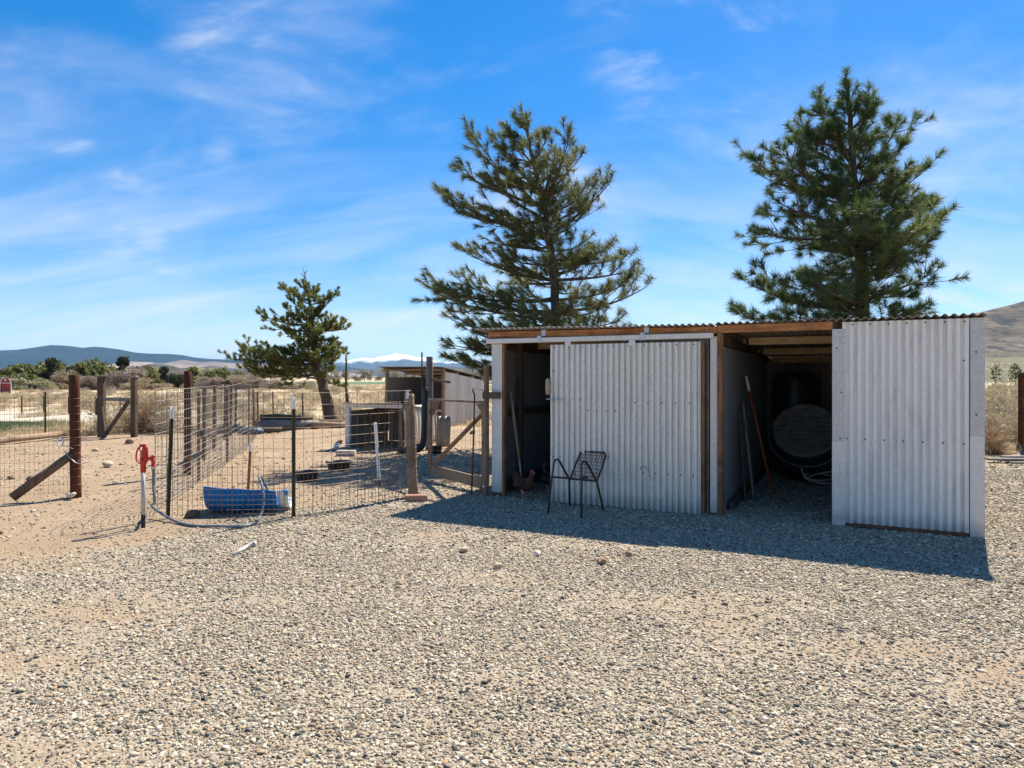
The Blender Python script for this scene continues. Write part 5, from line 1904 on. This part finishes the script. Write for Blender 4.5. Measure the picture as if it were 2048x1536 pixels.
# pen gate
ga, gb = Vector((-1.20, 9.98, 0)), Vector((-0.36, 8.86, 0))
gt = thing("pen_gate", gb, "weathered timber gate with diagonal brace and wire standing ajar beside the shed", "gate")
gd = (gb - ga).normalized()
gn = Vector((gd.y, -gd.x, 0))
for p_, nm in ((ga, "stile"), (gb, "stile")):
    MB().beam(p_ + Vector((0, 0, .10)), p_ + Vector((0, 0, 1.16)), .085, .035, gn).build(nm, M["old_wood"], gt, world=True)
MB().beam(ga - gd * .04 + Vector((0, 0, 1.178)), gb + gd * .04 + Vector((0, 0, 1.178)), .034, .034).build("top_rail", M["old_wood_h"], gt, world=True)
MB().beam(ga + gd * .05 + Vector((0, 0, .155)), gb - gd * .05 + Vector((0, 0, .125)), .03, .15).build("bottom_rail", M["old_wood_h"], gt, world=True)
MB().beam(ga + gd * .06 + Vector((0, 0, .24)) - gn * .034, gb - gd * .03 + Vector((0, 0, 1.06)) - gn * .034, .03, .07, gn).build("diagonal_brace", M["old_wood"], gt, world=True)


def tri_plate(c, s1, s2, parent):
    th = gn * .008
    v = [c, c + s1, c + s2]
    MB().add([q - th - gn * .036 for q in v] + [q + th - gn * .036 for q in v], [(0, 1, 2), (5, 4, 3), (0, 3, 4, 1), (1, 4, 5, 2), (2, 5, 3, 0)]).build("corner_gusset", M["old_wood"], parent, world=True)


tri_plate(ga + gd * .03 + Vector((0, 0, 1.155)), gd * .2, Vector((0, 0, -.2)), gt)
tri_plate(gb - gd * .03 + Vector((0, 0, 1.155)), -gd * .2, Vector((0, 0, -.2)), gt)
wire_mesh([(ga.x, ga.y), (gb.x, gb.y)], [.25, .35, .45, .55, .65, .75, .85, .95, 1.05, 1.13], 0.10, 0.0015, .002, 13).build("wire_mesh", M["wire"], gt, world=True, kind="stuff")
chn = MB()
for k in range(16):
    c = ga + Vector((.09, -.09, .98 - k * .027))
    rot = k % 2
    chn.tube([c + Vector((.009 * math.cos(t) * (1 - rot), .009 * math.cos(t) * rot, .018 * math.sin(t))) for t in np.linspace(0, 2 * PI, 9)[:-1]], .003, 4, closed=True)
chn.tube([ga + Vector((.03 + .03 * math.cos(t), -.07, .99 + .04 * math.sin(t))) for t in np.linspace(0, 2 * PI, 12)[:-1]], .008, 5, closed=True)
chn.build("chain", M["rust"], gt, world=True)
hk_ = MB()
hk_.tube([gb + Vector((-.02, -.06, .66)), gb + Vector((.03, -.07, .66))], .014, 8)
hk_.build("hinge", M["rust"], gt, world=True)

rod = thing("rod", gp(943, 990), "thin rusty rod with a hooked white top leaning on the pen gate", "rod")
a = gp(943, 990)
b = at(949, 790, a.y + .10)
MB().tube([a, a.lerp(b, .5) + Vector((.004, 0, 0)), b, b + Vector((-.02, 0, .05)), b + Vector((-.015, 0, .085))], .011, 7).build("shaft", M["tpost_brown"], rod, True, world=True)
MB().tube([b + Vector((-.015, 0, .085)), b + Vector((.05, 0, .075)), b + Vector((.14, 0, .05))], .008, 6).build("hook", M["white"], rod, True, world=True)

# right edge post and fence
rf = thing("wire_fence", (10.25, 13.8, 0), "dark timber post and faint wire fence at the right edge of the yard", "fence", "wire fences")
MB().beam((10.28, 13.75, -.05), (10.28, 13.75, 1.60), .11, .11, Y_, .008).build("post", M["brown_post"], rf, world=True)
MB().box((10.20, 13.70, .08), (.10, .10, .16), bev=.01).build("foot_block", M["dark_wood"], rf, world=True)
wire_mesh([(7.6, 13.9), (10.28, 13.8), (14.0, 13.6)], [.1, .3, .5, .7, .9, 1.1], .15, .0013, .003, 15).build("wire_mesh", M["wire"], rf, world=True, kind="stuff")
for i, (x0, y0, x1, y1, z, lab) in enumerate(((8.45, 12.15, 10.4, 11.75, .05, "long grey weathered plank on the ground at the right edge"), (8.6, 11.75, 10.3, 11.45, .03, "thin grey lath below the long plank at the right edge"), (8.9, 12.4, 10.6, 12.25, .06, "split grey board behind the long plank at the right edge"))):
    pl = thing("plank", (x0, y0, 0), lab, "plank", "weathered planks right of the shed")
    MB().beam((x0, y0, z), (x1, y1, z + .02), (.16, .05, .12)[i], .035).build("board", M["grey_wood"], pl, world=True)

# ================================================================== HYDRANT, HOSE, BARREL
hp = gp(286, 1056)
hy = thing("water_hydrant", hp, "red headed frost-free water hydrant on a white pipe by the pen corner", "hydrant")
MB().tube([(0, 0, .13), (0, 0, .57)], .0195, 14).build("pipe", M["pipe_white"], hy, True)
MB().tube([(0, 0, -.02), (0, 0, .135)], .021, 14).build("pipe_base", M["black_rubber"], hy, True)
hb = MB()
hb.tube([(0, 0, .555), (0, 0, .63), (.0, 0, .645), (.005, 0, .665), (.01, 0, .70)], [.026, .026, .032, .036, .036], 14)
hb.tube([(.01, 0, .695), (.018, 0, .76), (.02, 0, .80), (.012, 0, .825)], [.036, .032, .026, .018], 12)
hb.box((0.0, 0, .822), (.07, .03, .028), bev=.006)
hb.build("head", M["red"], hy, True)
sp_ = MB()
sp_.tube([(.02, 0, .665), (.055, 0, .695), (.085, 0, .690), (.100, 0, .665), (.102, 0, .625)], [.019, .020, .020, .019, .019], 12)
sp_.tube([(.102, 0, .63), (.102, 0, .615)], [.024, .024], 12)
sp_.box((.10, 0, .712), (.03, .03, .03), bev=.004)
sp_.build("spout", M["red"], hy, True)
hl = MB()
hl.tube([(-.015, 0, .822), (-.05, 0, .795), (-.068, 0, .745), (-.07, 0, .69), (-.055, 0, .65), (-.028, 0, .64)], [.011, .012, .012, .011, .010, .008], 10, flat=.6)
hl.tube([(-.04, 0, .80), (-.022, 0, .76), (-.02, 0, .70)], [.007, .007, .006], 8)
hl.build("handle", M["red"], hy, True)
MB().tube([(.102, 0, .618), (.102, 0, .585)], [.022, .020], 10).build("hose_fitting", M["zinc"], hy, True)

ho = thing("garden_hose", gp(420, 1054), "grey hose running from the hydrant along the fence into the blue trough", "hose")
h0 = hp + Vector((.102, 0, .59))
pts = [h0, h0 + Vector((0, 0, -.16)), h0 + Vector((.012, .0, -.33)), gp(322, 1030) + Vector((-.02, -.15, .12)), gp(345, 1046) + Vector((0, 0, .03)), gp(385, 1055) + Vector((0, 0, .02)), gp(430, 1056) + Vector((0, 0, .02)), gp(480, 1057) + Vector((0, 0, .02)), gp(505, 1052) + Vector((0, 0, .025)), gp(520, 1042) + Vector((0, 0, .05)), at(527, 1005, 7.22), at(526, 985, 7.25), at(522, 965, 7.32), at(518, 955, 7.42), at(521, 953, 7.50), at(530, 970, 7.58), at(537, 988, 7.64)]


def spline(pts, k=6):
    out = []
    n = len(pts)
    for i in range(n - 1):
        p0, p1, p2, p3 = pts[max(i - 1, 0)], pts[i], pts[i + 1], pts[min(i + 2, n - 1)]
        for t in np.linspace(0, 1, k, endpoint=False):
            out.append(0.5 * ((2 * p1) + (p2 - p0) * t + (2 * p0 - 5 * p1 + 4 * p2 - p3) * t * t + (3 * p1 - p0 - 3 * p2 + p3) * t ** 3))
    out.append(pts[-1])
    return out


MB().tube(spline(pts), .0135, 8).build("tube", M["hose"], ho, True, world=True)

# half blue barrel used as trough: an open-topped shell with thickness
bx0, bx1 = -3.40, -2.60
by = 7.66
tr = thing("trough", (bx0, by, 0), "blue plastic barrel cut open as a trough behind the front wire", "trough")


def half_shell(x0, x1, rad, cut0, cut1, cz, nx=14, na=26, bulge=0.02, th=0.008):
    """cylinder along x, open above the sloping cut height"""
    vs_, fs = [], []
    rg = np.random.default_rng(4)
    for side_ in (0, 1):
        for i in range(nx + 1):
            t = i / nx
            r = rad + bulge * math.sin(PI * t) - side_ * th
            if t < .08:
                r -= (.08 - t) * .45
            zc = (cut0 * (1 - t) + cut1 * t) + .004 * math.sin(17 * t)
            a_near = math.acos(max(-1, min(1, (cz - zc - .075) / r)))
            a_far = math.acos(max(-1, min(1, (cz - zc + .07) / r)))
            for j in range(na + 1):
                a = -a_near + (a_near + a_far) * j / na
                vs_.append((x0 + (x1 - x0) * t, r * math.sin(a), cz - r * math.cos(a)))
    st = na + 1
    N = (nx + 1) * st
    for i in range(nx):
        for j in range(na):
            a = i * st + j
            fs += [(a, a + 1, a + st + 1, a + st), (N + a, N + a + st, N + a + st + 1, N + a + 1)]
        for j in (0, na):
            a = i * st + j
            fs.append((a, a + st, N + a + st, N + a) if j == 0 else (a, N + a, N + a + st, a + st))
    for i in (0, nx):
        for j in range(na):
            a = i * st + j
            fs.append((a, N + a, N + a + 1, a + 1) if i == 0 else (a, a + 1, N + a + 1, N + a))
    return MB().add(vs_, fs)


body = half_shell(0, .76, .275, .240, .178, .275).build("shell", M["blue"], tr, True)
# closed left end disc and faded right end
def end_disc(x, rad, cz, cut, mat, name, th=.012, n=30):
    pts = []
    for k in range(n):
        a = 2 * PI * k / n
        y, z = rad * math.sin(a), cz - rad * math.cos(a)
        pts.append((y, min(z, cut)))
    v = [(x, y, z) for y, z in pts] + [(x + th, y, z) for y, z in pts]
    f = [tuple(range(n - 1, -1, -1)), tuple(range(n, 2 * n))] + [(k, (k + 1) % n, n + (k + 1) % n, n + k) for k in range(n)]
    return MB().add(v, f).build(name, M[mat], tr)


end_disc(.004, .238, .275, .22, "blue", "end_plate")
half_shell(.763, .885, .262, .178, .160, .275, nx=6, bulge=.0).build("faded_end", M["blue_pale"], tr, True)
MB().box((.872, -.235, .225), (.03, .09, .055), bev=.008).box((.83, -.24, .24), (.05, .03, .03), bev=.008).build("torn_lip", M["blue"], tr)
tr.rotation_euler = (0, 0, R(10))
# soil thrown up by the trough
rg = np.random.default_rng(77)


def rock(name, loc, size, mat, label, cat, seed, group=None, flat=0.6):
    rg = np.random.default_rng(seed)
    V0 = IV2.copy()
    for q in rg.normal(size=(7, 3)):
        q = q / np.linalg.norm(q)
        h = V0 @ q
        V0 = V0 - np.outer(np.maximum(h - rg.uniform(.45, .8), 0), q)
    V0 = V0 * np.array([1, rg.uniform(.6, .9), flat]) * size / 2 + rg.normal(size=V0.shape) * size * .012
    V0[:, 2] += size / 2 * flat * .6
    o = np_mesh(name, V0, IF2, M[mat])
    o.location = loc
    o.rotation_euler = (0, 0, rg.uniform(0, 6))
    return tag(o, label, cat, group)


M["clod"] = simple("dark_soil", (0.12, 0.075, 0.045), (0.22, 0.14, 0.085), 20, 0.95, bump=0.4)
M["tanstone"] = simple("tan_stone", (0.42, 0.31, 0.20), (0.56, 0.43, 0.30), 25, 0.9, bump=0.3)
M["palestone"] = simple("pale_stone", (0.52, 0.47, 0.40), (0.66, 0.61, 0.54), 25, 0.9, bump=0.3)
M["redstone"] = simple("reddish_stone", (0.26, 0.14, 0.08), (0.38, 0.23, 0.14), 25, 0.9, bump=0.3)
rock("soil_mound", gp(378, 1036) + Vector((0, .05, -.01)), .24, "clod", "dark soil mound dug out at the left end of the blue trough", "soil mound", 1, flat=.5)
ST = "small stones on the yard"
for i, (px, py, s, m_, lab) in enumerate(((927, 1104, .10, "tanstone", "pale tan stone on the gravel, leftmost of the five below the shed shadow"),
                                         (995, 1137, .10, "tanstone", "blocky tan stone nearest the camera on the gravel"),
                                         (1076, 1110, .085, "palestone", "greyish pale stone on the gravel left of the broken brown one"),
                                         (1202, 1127, .105, "redstone", "broken brown stone on the gravel below the sliding door"),
                                         (1256, 1111, .085, "redstone", "small reddish stone, rightmost of the five below the shed shadow"),
                                         (259, 888, .26, "clod", "large brown rock on the dirt in front of the timber gate frame"),
                                         (215, 934, .22, "tanstone", "flat tan rock on the dirt right of the braced brown post"),
                                         (62, 962, .17, "clod", "brown rock behind the wire near the left edge"),
                                         (20, 958, .13, "clod", "small brown rock closest to the left edge behind the wire"),
                                         (143, 994, .14, "palestone", "pale stone at the foot of the braced brown post"),
                                         (190, 902, .16, "tanstone", "tan rock on the dirt beyond the braced brown post"),
                                         (680, 886, .17, "clod", "dark clod on the pen ground left of the low shelter"),
                                         (945, 868, .22, "clod", "brown rock on the ground seen through the pen gate"),
                                         (310, 984, .10, "redstone", "dark red stone beside the hydrant pipe"))):
    rock("stone", gp(px, py), s, m_, lab, "stone", 20 + i, ST)
stk = thing("stick", gp(487, 1104), "bleached broken stick lying on the gravel below the hose", "stick")
a, b = gp(466, 1112), gp(504, 1094)
MB().tube([a + Vector((0, 0, .015)), a.lerp(b, .5) + Vector((0, .01, .02)), b + Vector((0, 0, .025)), b + Vector((.03, .0, .03))], [.010, .018, .020, .026], 8).build("shaft", M["palestone"], stk, True, world=True)

# ================================================================== THINGS IN THE PEN
def pan(px, py, r, label):
    o = thing("feed_pan", gp(px, py) + Vector((0, r, 0.0)), label, "feed pan", "black rubber feed pans")
    MB().lathe([(0, .0), (r * .80, .0), (r * .84, .01), (r * .97, .115), (r * 1.0, .12), (r * 1.03, .125), (r * 1.03, .135), (r * .97, .135), (r * .93, .12), (r * .78, .02), (0, .02)], 30).build("bowl", M["black_rubber"], o, True)
    MB().tube([Vector((r * 1.03 * math.cos(t), r * 1.03 * math.sin(t), .13)) for t in np.linspace(0, 2 * PI, 30)[:-1]], .010, 6, closed=True).build("rim", M["black_rubber"], o, True)


pan(671, 943, .195, "black rubber feed pan farther right on the pen ground")
pan(607, 965, .165, "black rubber feed pan just behind the white tipped middle fence post")
pv = thing("paver", gp(690, 912) + Vector((0, .08, 0)), "tan concrete block lying in front of the low shelter", "paver", rz=R(-4))
MB().box((0, 0, .05), (.36, .17, .10), bev=.01).build("block", M["paver"], pv)
bk_ = thing("brick", gp(831, 1003) + Vector((0, .05, 0)), "red brown brick at the foot of the wooden gate post", "brick", rz=R(5))
MB().box((0, 0, .035), (.27, .11, .075), bev=.008).build("block", M["brick"], bk_)

ws = thing("stake", gp(759, 972), "white painted stake leaning in the middle of the pen", "stake")
a = gp(759, 972)
b = at(750, 845, a.y)
d = b - a
MB().beam(a + d * .09, b, .04, .03, (0, 1, 0), .005).build("shaft", M["white"], ws, world=True)
MB().beam(a - d * .02, a + d * .09, .036, .028, (0, 1, 0), .005).build("foot", M["dark_wood"], ws, world=True)
rs = thing("stake", gp(496, 982), "red metal stake with a white tip behind the blue trough", "stake")
a = gp(496, 982)
b = at(501, 888, a.y)
d = b - a
MB().beam(a - d * .05, a + d * .84, .034, .02, (0, 1, 0), .003).build("shaft", M["red_stake"], rs, world=True)
MB().beam(a + d * .842, b, .034, .02, (0, 1, 0), .003).build("tip", M["white"], rs, world=True)

# low shelter
sA, sB = Vector((-3.49, 14.55, 0)), Vector((-2.30, 14.15, 0))
sC = Vector((-1.75, 15.9, 0))
sD = sA + (sC - sB)
ls = thing("low_shelter", sA, "low corrugated animal shelter with white front frame and bent side", "animal shelter")
fu = (sB - sA).normalized()
fv = (sC - sB).normalized()
fn = Vector((fv.y, -fv.x, 0))
hF, hB = .93, .74
MB().beam(sA, sA + Vector((0, 0, hF - .07)), .11, .07, fv).build("post", M["trim_white"], ls, world=True)
MB().beam(sB, sB + Vector((0, 0, hF - .07)), .06, .06, fv).build("post", M["old_wood"], ls, world=True)
MB().beam(sA - fu * .05 + Vector((0, 0, hF - .03)), sB + fu * .03 + Vector((0, 0, hF - .03)), .05, .08).build("fascia_board", M["trim_white"], ls, world=True)
MB().corrugated(sD - Vector((0, 0, 0)), fu, Z_, -fv, (sB - sA).length, hB - .03, .075, .010).build("back_wall", M["galv_roof"], ls, world=True)
MB().beam(sD.lerp(sC, .5) - fv * .05 + Vector((0, 0, .02)), sD.lerp(sC, .5) - fv * .05 + Vector((0, 0, hB - .05)), .09, .05, fv).build("stud", M["dark_wood"], ls, world=True)
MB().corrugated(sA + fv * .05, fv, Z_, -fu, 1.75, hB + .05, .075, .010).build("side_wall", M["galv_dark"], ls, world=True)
wv = Vector((.10, .02, -(hF - .1)))
MB().corrugated(sB + fu * .03 + Vector((0, 0, hF - .03)), fv, wv, fu, 1.72, (hF - .08), .18, .012, rows=6, dent=lambda a, b: .035 * math.sin(2.2 * a + 3.0 * b) * b - .12 * b * b * (1 - .3 * a)).build("side_wall", M["flash"], ls, True, world=True)
slope = (hF - hB + .06) / ((sC - sB).length + .25)
MB().corrugated(sA - fu * .10 - fv * .14 + Vector((0, 0, hF + .035)), fu, fv - Vector((0, 0, slope)), Z_, (sB - sA).length + .18, (sC - sB).length + .3, .075, .012).build("roof_sheet", M["galv_roof"], ls, True, world=True)

# tall shelter behind
tA, tB = Vector((-3.76, 20.55, 0)), Vector((-2.05, 20.45, 0))
tC = Vector((-1.00, 23.2, 0))
tD = tA + (tC - tB)
ts = thing("tall_shelter", tA, "taller corrugated shelter with open dark front beyond the low one", "animal shelter")
gu = (tB - tA).normalized()
gv_ = (tC - tB).normalized()
hF, hB = 1.70, 1.42
MB().beam(tA, tA + Vector((0, 0, hF)), .08, .08, gv_).build("post", M["old_wood"], ts, world=True)
MB().beam(tB, tB + Vector((0, 0, hF)), .10, .09, gv_).build("post", M["old_wood"], ts, world=True)
MB().beam(tA - gu * .1 + Vector((0, 0, hF + .04)), tB + gu * .04 + Vector((0, 0, hF + .04)), .05, .10).build("fascia_board", M["old_wood_h"], ts, world=True)
MB().corrugated(tD, gu, Z_, -gv_, (tB - tA).length, hB + .10, .075, .010).build("back_wall", M["galv_roof"], ts, world=True)
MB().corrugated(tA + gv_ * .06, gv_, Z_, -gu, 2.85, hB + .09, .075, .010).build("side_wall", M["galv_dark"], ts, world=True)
sw = MB()
o_ = tB + gv_ * .06 + gu * .02
L_ = 2.88
vs_ = []
nst = 150
for sd_ in (0, 1):
    for i in range(nst + 1):
        a = L_ * i / nst
        n_ = gu * (.009 * math.sin(2 * PI * a / .075) - sd_ * .003)
        vs_ += [o_ + gv_ * a + n_ + Vector((0, 0, .0)), o_ + gv_ * a + n_ + Vector((0, 0, hF - .02 - (hF - hB) * a / L_))]
N = 2 * (nst + 1)
fs = []
for i in range(nst):
    k = 2 * i
    fs += [(k, k + 2, k + 3, k + 1), (N + k, N + k + 1, N + k + 3, N + k + 2), (k + 1, k + 3, N + k + 3, N + k + 1)]
fs += [(0, 1, N + 1, N), (2 * nst, N + 2 * nst, N + 2 * nst + 1, 2 * nst + 1)]
sw.add(vs_, fs).build("side_wall", M["flash"], ts, world=True)
MB().beam(tA + gu * .05 + Vector((0, 0, .52)) + gv_ * .02, tB - gu * .06 + Vector((0, 0, .52)) + gv_ * .02, .03, .30).build("feed_board", M["dark_wood"], ts, world=True)
for k in range(2):
    MB().beam(tA.lerp(tD, .35 + .4 * k) + Vector((0, 0, hF - .08 - .1 * k)), tB.lerp(tC, .35 + .4 * k) + Vector((0, 0, hF - .08 - .1 * k)), .05, .08).build("purlin", M["purlin"], ts, world=True)
slope = (hF - hB) / L_
MB().corrugated(tA - gu * .20 - gv_ * .22 + Vector((0, 0, hF + .125)), gu, gv_ - Vector((0, 0, slope)), Z_, (tB - tA).length + .24, L_ + .4, .075, .012).build("roof_sheet", M["galv_dark"], ts, True, world=True)
MB().corrugated(tA + gu * .03 - gv_ * .15 + Vector((0, 0, hF + .07)), gu, gv_ - Vector((0, 0, slope)), Z_, (tB - tA).length - .05, L_ + .2, .30, .002).build("added_shade_sheet", M["dark_wood"], ts, world=True)  # dark sheet added below the roof, its colour stands for shade inside
# wire across the tall shelter's front
cw = MB()
for k in range(26):
    t = k / 25
    z0, z1 = .68, 1.5
    cw.tube([tA.lerp(tB, t) + Vector((0, -.05, z0)), tA.lerp(tB, min(1, t + .25)) + Vector((0, -.05, z1 if t < .75 else z0 + (z1 - z0) * (1 - t) / .25))], .0016, 3, False)
    cw.tube([tA.lerp(tB, 1 - t) + Vector((0, -.05, z0)), tA.lerp(tB, max(0, .75 - t)) + Vector((0, -.05, z1 if t < .75 else z0 + (z1 - z0) * (1 - t) / .25))], .0016, 3, False)
cw.build("chicken_wire", M["wire"], ts, world=True, kind="stuff")

gpst = thing("post", (-1.73, 14.25, 0), "tall weathered grey post rising above the low shelter's corner", "post")
round_post(gpst, (-1.73, 14.25, 0), 1.93, .072, "grey_wood", "trunk", (0.01, 0), 8)
MB().beam((-1.66, 14.20, 1.46), (-1.30, 14.4, 1.40), .04, .05).build("stub_rail", M["old_wood_h"], gpst, world=True)
rp_ = thing("pole", (-1.86, 14.1, 0), "thin brown rod standing left of the tall grey post", "pole")
MB().tube([(-1.86, 14.1, -.02), (-1.85, 14.1, 1.0), (-1.86, 14.1, 2.02)], [.022, .02, .018], 8).build("shaft", M["tpost_brown"], rp_, True, world=True)
rp_ = thing("pole", (-4.36, 18.0, 0), "tall rusty pole standing behind the low shelter", "pole")
MB().tube([(-4.33, 18.0, -.02), (-4.35, 18.0, .9), (-4.37, 18.0, 1.3)], [.045, .042, .038], 10).build("shaft", M["tpost_brown"], rp_, True, world=True)
MB().tube([(-4.37, 18.0, 1.30), (-4.37, 18.0, 2.10)], [.030, .026], 10).build("upper_shaft", M["tpost"], rp_, True, world=True)
pp = thing("drain_pipe", (-1.74, 13.65, 0), "black drain pipe standing bent at its foot beside the low shelter", "pipe")
pts = spline([Vector(q) for q in ((-2.25, 13.5, .07), (-1.98, 13.45, .07), (-1.82, 13.5, .10), (-1.76, 13.58, .24), (-1.745, 13.62, .6), (-1.735, 13.65, 1.0), (-1.73, 13.66, 1.26))], 12)
MB().tube(pts, [.062 + .004 * (k % 2) for k in range(len(pts))], 14).build("tube", M["black_rubber"], pp, True, world=True)
MB().tube([(-1.73, 13.66, 1.26), (-1.73, 13.66, 1.30)], [.05, .045], 12).build("end_cap", M["black_rubber"], pp, True, world=True)
sh = thing("metal_sheet", (-1.42, 14.6, 0), "scrap corrugated sheet propped upright behind the gate's free end", "metal sheet")
MB().corrugated((-1.62, 14.5, .02), Vector((1, .25, 0)), Vector((.03, .05, 1)), Vector((.25, -1, 0)), .30, .66, .13, .012, rows=4, dent=lambda a, b: .03 * math.sin(3 * b)).build("sheet", M["galv_roof"], sh, True, world=True)
tirep = thing("rubber_tub", gp(868, 908) + Vector((0, .15, 0)), "small black rubber tub on the ground behind the gate's free end", "tub")
MB().lathe([(0, 0), (.12, 0), (.15, .13), (.16, .135), (.15, .14), (.14, .13), (.11, .02), (0, .02)], 22).build("bowl", M["black_rubber"], tirep, True)

# chicken wire roll-out between stake and shelter
cwf = thing("chicken_wire", (-2.9, 13.3, 0), "sagging chicken wire screen in front of the low shelter's opening", "wire screen")
mb = MB()
q0, q1 = Vector((-2.85, 13.2, 0)), Vector((-2.0, 12.6, 0))
nh = 30
for k in range(nh):
    t = k / (nh - 1)
    for sg in (1, -1):
        pts = []
        for j in range(9):
            z = .55 * j / 8
            tt = t + sg * .012 * (j % 2)
            pts.append(q0.lerp(q1, min(1, max(0, tt))) + Vector((0, .03 * math.sin(j + k * .4), z * (1 - .3 * t))))
        mb.tube(pts, .0016, 3, False)
mb.build("hexagon_mesh", M["wire"], cwf, world=True, kind="stuff")

# logs and litter at the back of the pen
LG = "logs at the back of the pen"
for a, b, r, m_, lab in (((-7.35, 19.4, .13), (-5.75, 20.3, .13), .13, "grey_wood", "thick grey log lying longest at the back of the pen"),
                         ((-7.3, 19.8, .32), (-6.0, 20.5, .28), .10, "dark_wood", "dark log stacked on top of the thick grey log"),
                         ((-7.1, 20.2, .12), (-5.2, 20.9, .12), .12, "dark_wood", "dark log behind the thick grey log"),
                         ((-5.9, 20.0, .09), (-4.9, 20.5, .09), .09, "old_wood_h", "short brown log near the leaning pine's foot"),
                         ((-7.2, 18.2, .08), (-6.3, 18.7, .08), .08, "dark_wood", "short dark log nearest the camera at the pen's back corner")):
    lo = thing("log", a, lab, "log", LG)
    A, B = Vector(a), Vector(b)
    MB().tube([A, A.lerp(B, .3) + Vector((0, 0, .02)), A.lerp(B, .7) - Vector((0, 0, .01)), B], [r, r * 1.05, r * .95, r * .85], 12).build("trunk", M[m_], lo, True, world=True)
bw = thing("tarp", (-7.0, 18.3, 0), "crumpled blue tarp at the pen's back corner", "tarp")
V0 = IV2 * np.array([.32, .22, .10]) + rng.normal(size=IV2.shape) * .025
V0[:, 2] += .07
np_mesh("sheet", V0, IF2, M["blueish"], bw)
wp = thing("pipe_stub", gp(568, 848) + Vector((0, .05, 0)), "white capped pipe stub standing before the grey log", "pipe")
MB().tube([(0, 0, 0), (0, 0, .28)], .035, 10).tube([(0, 0, .28), (0, 0, .33), (-.03, 0, .36)], [.045, .045, .03], 10).build("tube", M["white"], wp, True)
jg = thing("jug", gp(671, 899) + Vector((0, .05, 0)), "small white jug on the pen ground left of the low shelter", "jug")
MB().lathe([(0, 0), (.05, 0), (.055, .01), (.055, .09), (.02, .13), (.02, .15), (0, .15)], 14).build("bottle", M["blue_pale"], jg, True)
MB().tube([(.05, 0, .10), (.13, .0, .13)], .014, 6).build("handle", M["white"], jg, True)

# red barn far left
bnY = 64.0
bx = (11 - 1024) * bnY / F
bn = thing("red_barn", (bx, bnY, 0), "tiny red gambrel-roofed barn with white trim at the left edge", "barn")
W2 = .52
pr = [(-W2, -.05), (W2, -.05), (W2, .98), (W2 * .82, 1.25), (W2 * .45, 1.45), (0, 1.53), (-W2 * .45, 1.45), (-W2 * .82, 1.25), (-W2, .98)]
n_ = len(pr)
MB().add([(x, 0, z) for x, z in pr] + [(x - 2.6, 3.2, z) for x, z in pr], [tuple(range(n_ - 1, -1, -1)), tuple(range(n_, 2 * n_))] + [(k, (k + 1) % n_, n_ + (k + 1) % n_, n_ + k) for k in range(n_)]).build("wall", M["barn_red"], bn)
tm = MB()
for (x0, z0), (x1, z1) in list(zip(pr[1:], pr[2:] + pr[:1])):
    tm.beam((x0, -.03, z0), (x1, -.03, z1), .05, .10, (0, 1, 0), .004) if False else tm.tube([(x0, -.03, z0), (x1, -.03, z1)], .035, 5)
tm.tube([(-W2, -.03, .98), (W2, -.03, .98)], .03, 5)
tm.build("trim", M["white"], bn)
MB().box((0, -.05, 1.27), (.14, .05, .2), bev=.02).build("loft_window", M["white"], bn)
rfm = MB()
pr2 = pr[2:]
k2 = len(pr2)
rfm.add([(x * 1.05, -.06, z + .05) for x, z in pr2] + [(x * 1.05 - 2.7, 3.3, z + .05) for x, z in pr2] + [(x * 1.0, -.06, z) for x, z in pr2] + [(x - 2.7, 3.3, z) for x, z in pr2],
        [(k, k + 1, k2 + k + 1, k2 + k) for k in range(k2 - 1)] + [(2 * k2 + k, 3 * k2 + k, 3 * k2 + k + 1, 2 * k2 + k + 1) for k in range(k2 - 1)] + [(k, 2 * k2 + k, 2 * k2 + k + 1, k + 1) for k in range(k2 - 1)])
rfm.build("roof", M["grey_wood"], bn)

# ------------------------------------------------------------------ haze
hz = bpy.data.materials.new("pale_air")
hz.use_nodes = True
nt = hz.node_tree
nt.nodes.clear()
ho_ = nt.nodes.new("ShaderNodeOutputMaterial")
pv_ = nt.nodes.new("ShaderNodeVolumePrincipled")
pv_.inputs["Color"].default_value = (0.30, 0.60, 1.0, 1)
pv_.inputs["Density"].default_value = 0.000042
pv_.inputs["Anisotropy"].default_value = 0.0
nt.links.new(pv_.outputs[0], ho_.inputs["Volume"])
b_ = MB().box((0, 0, 298), (40000, 40000, 604)).build("haze", hz, kind="stuff")
